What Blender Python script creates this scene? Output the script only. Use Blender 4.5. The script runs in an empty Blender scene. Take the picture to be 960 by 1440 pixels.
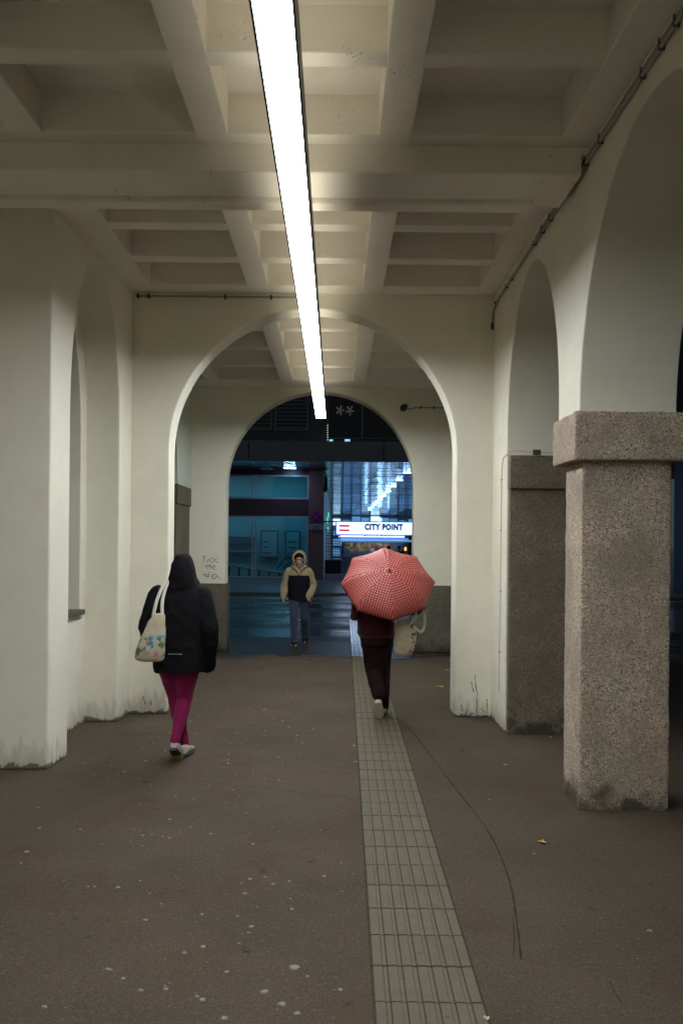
import bpy, bmesh, math, random
from mathutils import Vector, Matrix, noise as mnoise
R = math.radians
random.seed(7)
scene = bpy.context.scene
COL = scene.collection

# ------------------------------------------------------------------ camera
cam_d = bpy.data.cameras.new('camera')
cam = bpy.data.objects.new('camera', cam_d)
COL.objects.link(cam)
cam_d.sensor_fit = 'VERTICAL'
cam_d.sensor_height = 36.0
cam_d.lens = 32.5
cam_d.shift_x = 8 / 1440
cam_d.shift_y = 45 / 1440
cam_d.clip_start = 0.05
cam_d.clip_end = 1500
cam.matrix_world = Matrix.Translation((0, 0, 1.8)) @ Matrix.Rotation(R(90), 4, 'X') @ Matrix.Rotation(R(0.55), 4, 'Z')
scene.camera = cam

# ------------------------------------------------------------------ night sky, faint moon, exposure
world = bpy.data.worlds.new('World')
scene.world = world
world.use_nodes = True
wn = world.node_tree
wn.nodes.clear()
wo = wn.nodes.new('ShaderNodeOutputWorld')
wb = wn.nodes.new('ShaderNodeBackground')
ws = wn.nodes.new('ShaderNodeTexSky')
ws.sky_type = 'NISHITA'
ws.sun_disc = False
ws.sun_elevation = R(-3.0)
ws.sun_rotation = R(200)
wb.inputs['Strength'].default_value = 0.08
wa = wn.nodes.new('ShaderNodeMix')          # even glow added over the night sky to brighten the street facade
wa.data_type = 'RGBA'
wa.blend_type = 'ADD'
wa.inputs[0].default_value = 1.0
wa.inputs[7].default_value = (0.50, 0.62, 0.74, 1)
wn.links.new(ws.outputs[0], wa.inputs[6])
wn.links.new(wa.outputs[2], wb.inputs['Color'])
wn.links.new(wb.outputs[0], wo.inputs['Surface'])
sun_d = bpy.data.lights.new('moonlight', 'SUN')
sun_d.energy = 0.004
sun_d.angle = R(5)
sun_d.color = (0.8, 0.88, 1.0)
sun = bpy.data.objects.new('moonlight', sun_d)
sun.rotation_euler = (R(50), 0, R(20))
COL.objects.link(sun)

scene.view_settings.view_transform = 'Standard'
scene.view_settings.look = 'None'
scene.view_settings.gamma = 1.0
scene.view_settings.exposure = 0.0
scene.view_settings.use_curve_mapping = False
scene.render.engine = 'CYCLES'
scene.cycles.use_denoising = True
scene.cycles.max_bounces = 8
scene.cycles.diffuse_bounces = 6
scene.cycles.use_adaptive_sampling = True
scene.cycles.adaptive_threshold = 0.02
scene.cycles.glossy_bounces = 3
scene.cycles.transparent_max_bounces = 8
scene.cycles.sample_clamp_indirect = 6.0
scene.cycles.caustics_reflective = False
scene.cycles.caustics_refractive = False

STRIP_E = 61.0        # lit face of the ceiling strip
STRIP_UP = 6.4         # the strip's weak up-light
COOL = (0.36, 0.66, 1.0)

# ------------------------------------------------------------------ materials
def new_mat(name):
    m = bpy.data.materials.new(name)
    m.use_nodes = True
    nt = m.node_tree
    b = nt.nodes['Principled BSDF']
    return m, nt, b

def N(nt, kind, **kw):
    n = nt.nodes.new(kind)
    for k, v in kw.items():
        setattr(n, k, v)
    return n

def ramp(nt, src, stops, interp='LINEAR'):
    r = N(nt, 'ShaderNodeValToRGB')
    r.color_ramp.interpolation = interp
    e = r.color_ramp.elements
    while len(e) < len(stops):
        e.new(0.5)
    for el, (p, c) in zip(e, stops):
        el.position = p
        el.color = (c, c, c, 1) if isinstance(c, (int, float)) else (*c, 1)
    nt.links.new(src, r.inputs[0])
    return r.outputs['Color']

def noise_tex(nt, vec, scale, detail=4, rough=0.55, dist=0.0):
    n = N(nt, 'ShaderNodeTexNoise')
    n.inputs['Scale'].default_value = scale
    n.inputs['Detail'].default_value = detail
    n.inputs['Roughness'].default_value = rough
    n.inputs['Distortion'].default_value = dist
    nt.links.new(vec, n.inputs['Vector'])
    return n.outputs['Fac']

def mix(nt, fac, a, b, mode='MIX'):
    m = N(nt, 'ShaderNodeMix', data_type='RGBA', blend_type=mode)
    for s, v in ((0, fac), (6, a), (7, b)):
        if hasattr(v, 'node'):
            nt.links.new(v, m.inputs[s])
        elif s == 0:
            m.inputs[0].default_value = v
        else:
            m.inputs[s].default_value = (*v, 1)
    return m.outputs[2]

def math_n(nt, op, a, b=None, clamp=False):
    m = N(nt, 'ShaderNodeMath', operation=op, use_clamp=clamp)
    for i, v in enumerate((a, b)):
        if v is None:
            continue
        if hasattr(v, 'node'):
            nt.links.new(v, m.inputs[i])
        else:
            m.inputs[i].default_value = v
    return m.outputs[0]

def bump(nt, bsdf, height, strength=0.3, dist=0.01, prev=None):
    b = N(nt, 'ShaderNodeBump')
    b.inputs['Strength'].default_value = strength
    b.inputs['Distance'].default_value = dist
    nt.links.new(height, b.inputs['Height'])
    if prev is not None:
        nt.links.new(prev, b.inputs['Normal'])
    nt.links.new(b.outputs[0], bsdf.inputs['Normal'])
    return b.outputs[0]

def wpos(nt):
    return N(nt, 'ShaderNodeNewGeometry').outputs['Position']

def simple(name, col, rough=0.6, metal=0.0, var=0.15, scale=6.0, bmp=0.0, bscale=40.0, spec=None):
    m, nt, b = new_mat(name)
    tc = N(nt, 'ShaderNodeTexCoord').outputs['Object']
    f = noise_tex(nt, tc, scale)
    lo = tuple(max(0, c * (1 - var)) for c in col)
    hi = tuple(min(1, c * (1 + var)) for c in col)
    nt.links.new(mix(nt, f, lo, hi), b.inputs['Base Color'])
    b.inputs['Roughness'].default_value = rough
    b.inputs['Metallic'].default_value = metal
    if spec is not None:
        b.inputs['Specular IOR Level'].default_value = spec
    if bmp:
        bump(nt, b, noise_tex(nt, tc, bscale, 3), bmp, 0.01)
    return m

def emit(name, col, strength, base=(0.8, 0.8, 0.8)):
    m, nt, b = new_mat(name)
    b.inputs['Base Color'].default_value = (*base, 1)
    b.inputs['Emission Color'].default_value = (*col, 1)
    b.inputs['Emission Strength'].default_value = strength
    b.inputs['Roughness'].default_value = 0.4
    return m

def plaster_mat(name, col, base_dirt=True, speckle=False, bstr=0.25):
    m, nt, b = new_mat(name)
    p = wpos(nt)
    big = noise_tex(nt, p, 0.9, 5, 0.6)
    mid = noise_tex(nt, p, 5.0, 6, 0.65)
    c = mix(nt, ramp(nt, big, [(0.3, 0.0), (0.7, 1.0)]), tuple(x * 0.90 for x in col), tuple(min(1, x * 1.04) for x in col))
    c = mix(nt, ramp(nt, mid, [(0.5, 0.0), (0.8, 0.25)]), c, (col[0] * 0.72, col[1] * 0.69, col[2] * 0.62))
    # small chips and scuffs
    vo = N(nt, 'ShaderNodeTexVoronoi')
    vo.inputs['Scale'].default_value = 7.0
    nt.links.new(p, vo.inputs['Vector'])
    chip = ramp(nt, vo.outputs['Distance'], [(0.015, 0.6), (0.035, 0.0)])
    chipm = math_n(nt, 'MULTIPLY', chip, ramp(nt, noise_tex(nt, p, 1.7, 2), [(0.56, 0.0), (0.62, 1.0)]))
    c = mix(nt, chipm, c, (0.12, 0.11, 0.09))
    if base_dirt:
        sep = N(nt, 'ShaderNodeSeparateXYZ')
        nt.links.new(p, sep.inputs[0])
        mp = N(nt, 'ShaderNodeMapping')
        mp.inputs['Scale'].default_value = (9, 9, 2.2)
        nt.links.new(p, mp.inputs[0])
        str_n = noise_tex(nt, mp.outputs[0], 1.6, 6, 0.7)
        hgt = math_n(nt, 'MULTIPLY', sep.outputs['Z'], 1.5)
        splash = math_n(nt, 'SUBTRACT', str_n, hgt)
        g = ramp(nt, splash, [(0.16, 0.0), (0.46, 0.42)])
        c = mix(nt, g, c, (0.16, 0.14, 0.105))
        hgt2 = math_n(nt, 'MULTIPLY', sep.outputs['Z'], 5.5)
        chipb = ramp(nt, math_n(nt, 'SUBTRACT', noise_tex(nt, p, 11.0, 5, 0.7), hgt2), [(0.30, 0.0), (0.36, 0.9)])
        c = mix(nt, chipb, c, (0.10, 0.085, 0.065))
    if speckle:
        sp = ramp(nt, noise_tex(nt, p, 48.0, 3, 0.7), [(0.62, 0.0), (0.67, 1.0)])
        cl = ramp(nt, noise_tex(nt, p, 1.9, 3, 0.6), [(0.57, 0.0), (0.66, 0.9)])
        c = mix(nt, math_n(nt, 'MULTIPLY', sp, cl), c, (0.045, 0.04, 0.03))
    nt.links.new(c, b.inputs['Base Color'])
    b.inputs['Roughness'].default_value = 0.72
    b.inputs['Specular IOR Level'].default_value = 0.3
    n1 = bump(nt, b, noise_tex(nt, p, 3.2, 4), 0.35, 0.012)
    bump(nt, b, noise_tex(nt, p, 70.0, 4, 0.6), bstr, 0.004, n1)
    return m

def granite_mat(name, col, rough_bump=1.0):
    m, nt, b = new_mat(name)
    p = wpos(nt)
    v = N(nt, 'ShaderNodeTexVoronoi')
    v.inputs['Scale'].default_value = 130.0
    nt.links.new(p, v.inputs['Vector'])
    sep = N(nt, 'ShaderNodeSeparateColor')
    nt.links.new(v.outputs['Color'], sep.inputs[0])
    c = ramp(nt, sep.outputs[0], [(0.0, tuple(x * 0.25 for x in col)), (0.14, tuple(x * 0.45 for x in col)), (0.22, tuple(x * 0.9 for x in col)),
                                   (0.75, tuple(x * 1.1 for x in col)), (0.95, tuple(min(1, x * 1.75) for x in col))])
    blot = ramp(nt, noise_tex(nt, p, 2.2, 5, 0.65), [(0.38, 0.0), (0.66, 0.7)])
    c = mix(nt, ramp(nt, noise_tex(nt, p, 1.1, 4, 0.6, 0.6), [(0.45, 0.0), (0.7, 0.35)]), c, (col[0] * 1.05, col[1] * 0.72, col[2] * 0.58))
    c = mix(nt, blot, c, tuple(x * 0.55 for x in (col[0], col[1] * 1.02, col[2])), 'MIX')
    # damp stain creeping up from the ground
    sx = N(nt, 'ShaderNodeSeparateXYZ')
    nt.links.new(p, sx.inputs[0])
    damp = ramp(nt, math_n(nt, 'SUBTRACT', noise_tex(nt, p, 4.5, 4, 0.6), math_n(nt, 'MULTIPLY', sx.outputs['Z'], 1.3)), [(0.22, 0.0), (0.46, 0.85)])
    c = mix(nt, damp, c, (0.035, 0.03, 0.024))
    nt.links.new(c, b.inputs['Base Color'])
    b.inputs['Roughness'].default_value = 0.75
    b.inputs['Specular IOR Level'].default_value = 0.3
    n1 = bump(nt, b, noise_tex(nt, p, 26.0, 5, 0.65, 0.4), 0.8 * rough_bump, 0.025)
    vb = N(nt, 'ShaderNodeTexVoronoi')
    vb.inputs['Scale'].default_value = 80.0
    nt.links.new(p, vb.inputs['Vector'])
    bump(nt, b, vb.outputs['Distance'], 0.55 * rough_bump, 0.012, n1)
    return m

def asphalt_mat(name):
    m, nt, b = new_mat(name)
    p = wpos(nt)
    sx = N(nt, 'ShaderNodeSeparateXYZ')
    nt.links.new(p, sx.inputs[0])
    fine = ramp(nt, noise_tex(nt, p, 190.0, 4, 0.75), [(0.25, 0.0), (0.75, 1.0)])
    big = noise_tex(nt, p, 0.8, 6, 0.65)
    c = mix(nt, fine, (0.022, 0.0170, 0.0122), (0.175, 0.138, 0.099))
    c = mix(nt, ramp(nt, big, [(0.3, 0.0), (0.7, 0.6)]), c, (0.046, 0.035, 0.025))
    c = mix(nt, ramp(nt, noise_tex(nt, p, 75.0, 4, 0.7), [(0.42, 0.0), (0.62, 0.42)]), c, (0.024, 0.019, 0.014))
    c = mix(nt, ramp(nt, noise_tex(nt, p, 34.0, 5, 0.75), [(0.52, 0.0), (0.72, 0.4)]), c, (0.15, 0.122, 0.09))
    red = ramp(nt, noise_tex(nt, p, 1.3, 4, 0.7, 0.5), [(0.52, 0.0), (0.74, 0.55)])
    c = mix(nt, red, c, (0.060, 0.034, 0.023))
    pale = ramp(nt, noise_tex(nt, p, 55.0, 2, 0.5), [(0.68, 0.0), (0.72, 0.6)])
    c = mix(nt, pale, c, (0.22, 0.19, 0.15))
    blot = ramp(nt, noise_tex(nt, p, 6.0, 4, 0.6), [(0.66, 0.0), (0.72, 0.6)])
    c = mix(nt, blot, c, (0.015, 0.0125, 0.010))
    # rain tracked in at the street end
    wet = ramp(nt, math_n(nt, 'ADD', math_n(nt, 'MULTIPLY', math_n(nt, 'SUBTRACT', sx.outputs['Y'], 14.4), 0.55),
                          math_n(nt, 'MULTIPLY', noise_tex(nt, p, 1.6, 4), 1.2)), [(0.45, 0.0), (0.95, 1.0)])
    c = mix(nt, math_n(nt, 'MULTIPLY', wet, 0.75), c, (0.016, 0.015, 0.014))
    nt.links.new(c, b.inputs['Base Color'])
    rr = mix(nt, wet, (0.78, 0.78, 0.78), (0.14, 0.14, 0.14))
    nt.links.new(rr, b.inputs['Roughness'])
    nt.links.new(mix(nt, wet, (0.08, 0.08, 0.08), (0.5, 0.5, 0.5)), b.inputs['Specular IOR Level'])
    n1 = bump(nt, b, noise_tex(nt, p, 5.0, 4), 0.35, 0.012)
    bump(nt, b, fine, 0.5, 0.006, n1)
    return m

def wet_road_mat(name):
    m, nt, b = new_mat(name)
    p = wpos(nt)
    c = mix(nt, noise_tex(nt, p, 120.0, 3, 0.7), (0.012, 0.013, 0.015), (0.05, 0.05, 0.052))
    nt.links.new(c, b.inputs['Base Color'])
    mp = N(nt, 'ShaderNodeMapping')
    mp.inputs['Scale'].default_value = (0.22, 0.8, 1.0)
    nt.links.new(p, mp.inputs[0])
    pud = noise_tex(nt, mp.outputs[0], 0.75, 4, 0.6)
    rr = ramp(nt, pud, [(0.38, 0.05), (0.56, 0.38)])
    nt.links.new(rr, b.inputs['Roughness'])
    b.inputs['Specular IOR Level'].default_value = 0.6
    n1 = bump(nt, b, noise_tex(nt, p, 1.4, 3), 0.25, 0.02)
    bump(nt, b, noise_tex(nt, p, 45.0, 3), 0.18, 0.01, n1)
    return m

def tile_mat(name, wet):
    m, nt, b = new_mat(name)
    p = wpos(nt)
    oi = N(nt, 'ShaderNodeObjectInfo').outputs['Random']
    a = (0.128, 0.112, 0.078)
    c = mix(nt, noise_tex(nt, p, 7.0, 5, 0.65), tuple(x * 0.7 for x in a), tuple(x * 1.2 for x in a))
    c = mix(nt, math_n(nt, 'MULTIPLY', oi, 0.22), c, (0.075, 0.066, 0.047))
    c = mix(nt, ramp(nt, noise_tex(nt, p, 26.0, 3), [(0.66, 0.0), (0.74, 0.6)]), c, (0.035, 0.030, 0.022))
    c = mix(nt, ramp(nt, noise_tex(nt, p, 140.0, 2), [(0.3, 0.35), (0.6, 0.0)]), c, (0.05, 0.043, 0.031))
    if wet:
        c = mix(nt, 0.75, c, (0.022, 0.024, 0.026))
    nt.links.new(c, b.inputs['Base Color'])
    b.inputs['Roughness'].default_value = 0.08 if wet else 0.7
    b.inputs['Specular IOR Level'].default_value = 0.7 if wet else 0.12
    bump(nt, b, noise_tex(nt, p, 14.0 if wet else 90.0, 3), 0.3, 0.006)
    return m

def metal_ceiling_mat(name):
    m, nt, b = new_mat(name)
    p = wpos(nt)
    oi = N(nt, 'ShaderNodeObjectInfo').outputs['Random']
    nt.links.new(mix(nt, oi, (0.34, 0.46, 0.60), (0.50, 0.62, 0.74)), b.inputs['Base Color'])
    b.inputs['Metallic'].default_value = 0.9
    b.inputs['Roughness'].default_value = 0.09
    mp = N(nt, 'ShaderNodeMapping')
    mp.inputs['Scale'].default_value = (0.5, 2.2, 1)
    nt.links.new(p, mp.inputs[0])
    n1 = bump(nt, b, noise_tex(nt, mp.outputs[0], 1.3, 3), 0.45, 0.05)
    mq = N(nt, 'ShaderNodeMapping')
    mq.inputs['Scale'].default_value = (1.0, 5.0, 1)
    nt.links.new(p, mq.inputs[0])
    n2 = bump(nt, b, noise_tex(nt, mq.outputs[0], 1.7, 3), 0.35, 0.02, n1)
    return m

def glass_mat(name, tint=(0.85, 0.95, 1.0), refl=0.14):
    m, nt, b = new_mat(name)
    nt.nodes.remove(b)
    out = nt.nodes['Material Output']
    t = N(nt, 'ShaderNodeBsdfTransparent')
    t.inputs[0].default_value = (*tint, 1)
    g = N(nt, 'ShaderNodeBsdfGlossy')
    g.inputs['Roughness'].default_value = 0.03
    mx = N(nt, 'ShaderNodeMixShader')
    mx.inputs[0].default_value = refl
    nt.links.new(t.outputs[0], mx.inputs[1])
    nt.links.new(g.outputs[0], mx.inputs[2])
    nt.links.new(mx.outputs[0], out.inputs['Surface'])
    return m

def fabric(name, col, rough=0.85, var=0.25, scale=9.0, weave=350.0, sheen=0.2, spec=0.15):
    m, nt, b = new_mat(name)
    tc = N(nt, 'ShaderNodeTexCoord').outputs['Object']
    c = mix(nt, noise_tex(nt, tc, scale, 5, 0.6), tuple(x * (1 - var) for x in col), tuple(min(1, x * (1 + var)) for x in col))
    nt.links.new(c, b.inputs['Base Color'])
    b.inputs['Roughness'].default_value = rough
    b.inputs['Specular IOR Level'].default_value = spec
    b.inputs['Sheen Weight'].default_value = sheen
    n1 = bump(nt, b, noise_tex(nt, tc, 16.0, 4, 0.6, 0.8), 0.35, 0.02)
    bump(nt, b, noise_tex(nt, tc, weave, 2), 0.25, 0.002, n1)
    return m

M = {}
M['plaster'] = plaster_mat('cream_plaster', (0.755, 0.725, 0.60))
M['plaster_green_lit'] = plaster_mat('green_lit_plaster', (0.50, 0.54, 0.47))  # cream plaster with the greenish street light put into its colour
M['ceiling'] = plaster_mat('ceiling_paint', (0.76, 0.72, 0.625), base_dirt=False, speckle=True, bstr=0.15)
M['granite'] = granite_mat('rough_granite', (0.45, 0.375, 0.29))
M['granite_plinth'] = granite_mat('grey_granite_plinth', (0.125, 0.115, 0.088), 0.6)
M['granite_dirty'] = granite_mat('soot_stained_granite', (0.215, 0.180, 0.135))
M['asphalt'] = asphalt_mat('dry_asphalt')
M['road'] = wet_road_mat('wet_asphalt')
M['paving'] = simple('far_paving', (0.20, 0.20, 0.20), 0.32, var=0.3, scale=1.2, bmp=0.2, bscale=20)
M['pale_floor'] = simple('pale_mall_floor', (0.45, 0.46, 0.47), 0.25, var=0.15, scale=0.6)
M['tile'] = tile_mat('tactile_concrete', False)
M['grime'] = simple('groove_grime', (0.048, 0.041, 0.029), 0.9, var=0.3, scale=40, spec=0.05)
M['tile_wet'] = tile_mat('tactile_concrete_wet', True)
M['strip'] = emit('strip_diffuser', (0.93, 0.97, 1.0), STRIP_E)
M['strip_up'] = emit('strip_uplight', (1.0, 0.93, 0.78), STRIP_UP)
M['alu'] = simple('aluminium_housing', (0.13, 0.14, 0.16), 0.4, 0.6, 0.1)
M['pipe'] = simple('painted_conduit', (0.30, 0.28, 0.24), 0.45, 0.2, 0.25, 20)
M['clamp'] = simple('dark_clamp', (0.07, 0.065, 0.06), 0.5, 0.4)
M['black'] = simple('black_metal', (0.012, 0.012, 0.013), 0.4, 0.2)
M['black_plastic'] = simple('black_plastic', (0.01, 0.01, 0.011), 0.35)
M['red_granite'] = simple('red_granite_cladding', (0.21, 0.105, 0.10), 0.3, var=0.35, scale=40, bmp=0.05)
M['spandrel'] = simple('dark_red_spandrel', (0.085, 0.045, 0.045), 0.3, var=0.3, scale=30)
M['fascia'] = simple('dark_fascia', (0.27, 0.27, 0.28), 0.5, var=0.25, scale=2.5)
M['upper'] = simple('dark_upper_facade', (0.10, 0.115, 0.13), 0.55, var=0.25, scale=1.5)
M['dark_glass'] = simple('dark_office_glass', (0.010, 0.015, 0.02), 0.08, var=0.2)
M['frame'] = simple('pale_window_frame', (0.50, 0.56, 0.60), 0.4, 0.3, 0.1)
M['glass'] = glass_mat('shop_glass', (0.72, 0.90, 0.95), 0.12)
M['soffit'] = metal_ceiling_mat('metal_panel_ceiling')
M['interior'] = simple('shop_interior_wall', (0.30, 0.50, 0.55), 0.6, var=0.1, scale=2)
M['interior_dark'] = simple('shop_interior_panel', (0.07, 0.14, 0.16), 0.5, var=0.3, scale=8)
M['yellow'] = simple('yellow_rail', (0.65, 0.58, 0.16), 0.4, var=0.1)
M['shop_lamp'] = emit('shop_lamp', (0.20, 0.62, 0.80), 8.5)
M['cool_lamp'] = emit('cool_downlight', (0.36, 0.60, 1.0), 34.0)
M['white_lamp'] = emit('white_tube', (0.34, 0.64, 1.0), 3.6)
M['sign_face'] = emit('sign_face', (0.62, 0.80, 1.0), 1.7)
M['sign_edge'] = emit('sign_edge', (0.05, 0.18, 0.9), 0.5, (0.05, 0.1, 0.6))
M['sign_blue'] = emit('sign_blue_letters', (0.02, 0.06, 0.30), 0.6, (0.02, 0.05, 0.3))
M['sign_red'] = emit('sign_red_bars', (0.75, 0.03, 0.10), 0.75, (0.6, 0.03, 0.08))
M['sign_pale'] = emit('sign_pale_letters', (0.62, 0.72, 0.78), 0.85, (0.6, 0.7, 0.75))
M['sign_sky'] = emit('sign_light_blue_letters', (0.25, 0.5, 0.8), 0.7, (0.2, 0.4, 0.7))
M['ns_blue'] = simple('traffic_blue', (0.015, 0.03, 0.30), 0.4, var=0.05)
M['ns_red'] = simple('traffic_red', (0.50, 0.03, 0.06), 0.4, var=0.05)
M['ns_white'] = simple('traffic_white', (0.55, 0.55, 0.55), 0.4, var=0.05)
M['ink'] = simple('dark_ink', (0.03, 0.03, 0.035), 0.6, var=0.05)
M['marker'] = simple('blue_marker_ink', (0.045, 0.06, 0.16), 0.6, var=0.3, scale=60)
M['steel_blue'] = simple('dark_blue_steel', (0.018, 0.025, 0.055), 0.22, 0.3, 0.2)
M['wood_sill'] = simple('dark_sill', (0.05, 0.047, 0.042), 0.5, var=0.3, scale=25)
M['gum'] = simple('old_chewing_gum', (0.20, 0.18, 0.14), 0.8, var=0.4, scale=3)
M['leaf'] = simple('yellow_leaf', (0.55, 0.30, 0.07), 0.7, var=0.35, scale=60)
M['paper'] = simple('paper_scrap', (0.55, 0.50, 0.36), 0.8, var=0.2, scale=40)
M['seam'] = simple('tar_seam', (0.046, 0.036, 0.026), 0.9, var=0.5, scale=15, spec=0.02)
M['kiosk'] = simple('kiosk_panel', (0.36, 0.38, 0.40), 0.4, var=0.2, scale=4)
M['awning'] = emit('lit_awning', (0.16, 0.42, 0.75), 0.5, (0.3, 0.5, 0.7))
M['skin'] = simple('skin', (0.40, 0.235, 0.165), 0.55, var=0.12, scale=12)
M['hair'] = simple('dark_hair', (0.008, 0.006, 0.005), 0.7, var=0.3, scale=60, spec=0.15)
M['black_jacket'] = fabric('black_jacket', (0.0075, 0.0075, 0.0092), 0.85, 0.3, sheen=0.0, spec=0.08)
M['magenta'] = fabric('magenta_leggings', (0.20, 0.006, 0.062), 0.7, 0.2, 7, sheen=0.1)
M['shoe_pale'] = fabric('pale_shoe', (0.42, 0.40, 0.34), 0.7, 0.25, 20, sheen=0.0)
M['sole_lime'] = simple('lime_sole', (0.42, 0.47, 0.03), 0.6, var=0.2, scale=20)
M['sole_dark'] = simple('dark_sole', (0.03, 0.03, 0.03), 0.7)
M['maroon'] = fabric('maroon_sweater', (0.040, 0.004, 0.009), 0.9, 0.25, 12)
M['trousers'] = fabric('dark_wine_trousers', (0.016, 0.006, 0.007), 0.85, 0.3, 8, sheen=0.0)
M['cream_shoe'] = fabric('cream_shoe', (0.50, 0.45, 0.32), 0.7, 0.15, 20, sheen=0.0)
M['tan'] = fabric('tan_jacket', (0.30, 0.245, 0.14), 0.75, 0.15, 8)
M['navy'] = fabric('navy_panel', (0.0035, 0.0045, 0.011), 0.8, 0.2, 8, sheen=0.0)
M['jeans'] = fabric('blue_jeans', (0.030, 0.045, 0.070), 0.85, 0.5, 6)
M['strap'] = fabric('canvas_strap', (0.50, 0.48, 0.42), 0.85, 0.1)
M['grey_cloth'] = fabric('grey_cloth', (0.09, 0.09, 0.095), 0.85, 0.3)
M['orange'] = emit('orange_lamp', (1.0, 0.42, 0.06), 2.0)
M['green_led'] = emit('green_lamp', (0.02, 0.85, 0.35), 1.6)
M['spark'] = emit('tiny_bulbs', (0.85, 0.80, 0.62), 0.8)
M['cyan_sign'] = emit('cyan_lit_sign', (0.15, 0.55, 0.9), 1.4)
M['mint_strip'] = emit('mint_lit_sign', (0.45, 0.85, 0.85), 1.6)

def dots_mat():
    m, nt, b = new_mat('red_polka_dot')
    uv = N(nt, 'ShaderNodeUVMap').outputs[0]
    mp = N(nt, 'ShaderNodeMapping')
    mp.inputs['Scale'].default_value = (1 / 0.0265, 1 / 0.0265, 1)
    nt.links.new(uv, mp.inputs[0])
    fr = N(nt, 'ShaderNodeVectorMath', operation='FRACTION')
    nt.links.new(mp.outputs[0], fr.inputs[0])
    ds = N(nt, 'ShaderNodeVectorMath', operation='DISTANCE')
    ds.inputs[1].default_value = (0.5, 0.5, 0.0)
    nt.links.new(fr.outputs[0], ds.inputs[0])
    f = ramp(nt, ds.outputs['Value'], [(0.19, 1.0), (0.29, 0.0)])
    c = mix(nt, f, (0.265, 0.0075, 0.014), (0.46, 0.27, 0.20))
    nt.links.new(c, b.inputs['Base Color'])
    b.inputs['Roughness'].default_value = 0.6
    tc = N(nt, 'ShaderNodeTexCoord').outputs['Object']
    bump(nt, b, noise_tex(nt, tc, 9.0, 3), 0.25, 0.02)
    return m
M['dots'] = dots_mat()

def tote_mat(name, kind):
    m, nt, b = new_mat(name)
    tc = N(nt, 'ShaderNodeTexCoord').outputs['Object']
    sx = N(nt, 'ShaderNodeSeparateXYZ')
    nt.links.new(tc, sx.inputs[0])
    base = (0.47, 0.42, 0.30) if kind == 'floral' else (0.46, 0.39, 0.27)
    c = mix(nt, noise_tex(nt, tc, 14.0, 4), tuple(x * 0.8 for x in base), tuple(x * 1.12 for x in base))
    wv = N(nt, 'ShaderNodeTexNoise')
    wv.inputs['Scale'].default_value = 22.0
    nt.links.new(tc, wv.inputs['Vector'])
    wob = N(nt, 'ShaderNodeVectorMath', operation='MULTIPLY_ADD')
    wob.inputs[1].default_value = (0.11, 0.11, 0.11)
    nt.links.new(wv.outputs['Color'], wob.inputs[0])
    nt.links.new(tc, wob.inputs[2])
    v = N(nt, 'ShaderNodeTexVoronoi')
    v.inputs['Scale'].default_value = 15.0
    nt.links.new(wob.outputs[0], v.inputs['Vector'])
    blob = ramp(nt, v.outputs['Distance'], [(0.44, 1.0), (0.54, 0.0)])
    hsv = N(nt, 'ShaderNodeSeparateColor')
    nt.links.new(v.outputs['Color'], hsv.inputs[0])
    if kind == 'floral':
        pal = ramp(nt, hsv.outputs[0], [(0.0, (0.02, 0.20, 0.30)), (0.3, (0.03, 0.20, 0.33)), (0.42, (0.10, 0.16, 0.06)), (0.6, (0.16, 0.17, 0.08)),
                                        (0.7, (0.55, 0.12, 0.20)), (0.86, (0.50, 0.16, 0.16)), (1.0, (0.07, 0.07, 0.08))], 'CONSTANT')
        msk = math_n(nt, 'MULTIPLY', blob, ramp(nt, math_n(nt, 'ADD', sx.outputs['Z'], math_n(nt, 'MULTIPLY', noise_tex(nt, tc, 9.0, 2), 0.16)), [(0.27, 1.0), (0.31, 0.0)]))
        msk = math_n(nt, 'MULTIPLY', msk, ramp(nt, sx.outputs['Z'], [(0.035, 0.0), (0.06, 1.0)]))
    else:
        pal = ramp(nt, hsv.outputs[0], [(0.0, (0.05, 0.05, 0.055)), (0.5, (0.08, 0.075, 0.07)), (1.0, (0.16, 0.15, 0.13))])
        msk = math_n(nt, 'MULTIPLY', ramp(nt, v.outputs['Distance'], [(0.30, 1.0), (0.40, 0.0)]),
                     ramp(nt, math_n(nt, 'ADD', sx.outputs['X'], math_n(nt, 'MULTIPLY', noise_tex(nt, tc, 14.0, 2), 0.06)), [(0.055, 0.0), (0.075, 1.0)]))
    c = mix(nt, msk, c, pal)
    nt.links.new(c, b.inputs['Base Color'])
    b.inputs['Roughness'].default_value = 0.85
    n1 = bump(nt, b, noise_tex(nt, tc, 20.0, 3, 0.5, 1.0), 0.4, 0.02)
    bump(nt, b, noise_tex(nt, tc, 400.0, 2), 0.3, 0.002, n1)
    return m
M['tote_floral'] = tote_mat('floral_canvas', 'floral')
M['tote_plain'] = tote_mat('cream_canvas', 'plain')

def food_mat():
    m, nt, b = new_mat('food_photo_print')
    p = wpos(nt)
    v = N(nt, 'ShaderNodeTexVoronoi')
    v.inputs['Scale'].default_value = 5.5
    nt.links.new(p, v.inputs['Vector'])
    s = N(nt, 'ShaderNodeSeparateColor')
    nt.links.new(v.outputs['Color'], s.inputs[0])
    c = ramp(nt, s.outputs[0], [(0.0, (0.10, 0.16, 0.05)), (0.2, (0.35, 0.10, 0.05)), (0.4, (0.42, 0.26, 0.12)), (0.55, (0.06, 0.05, 0.05)),
                                (0.7, (0.40, 0.36, 0.28)), (0.85, (0.14, 0.26, 0.06)), (1.0, (0.45, 0.06, 0.05))], 'CONSTANT')
    nt.links.new(c, b.inputs['Base Color'])
    nt.links.new(c, b.inputs['Emission Color'])
    b.inputs['Emission Strength'].default_value = 0.35
    return m
M['food'] = food_mat()

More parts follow.
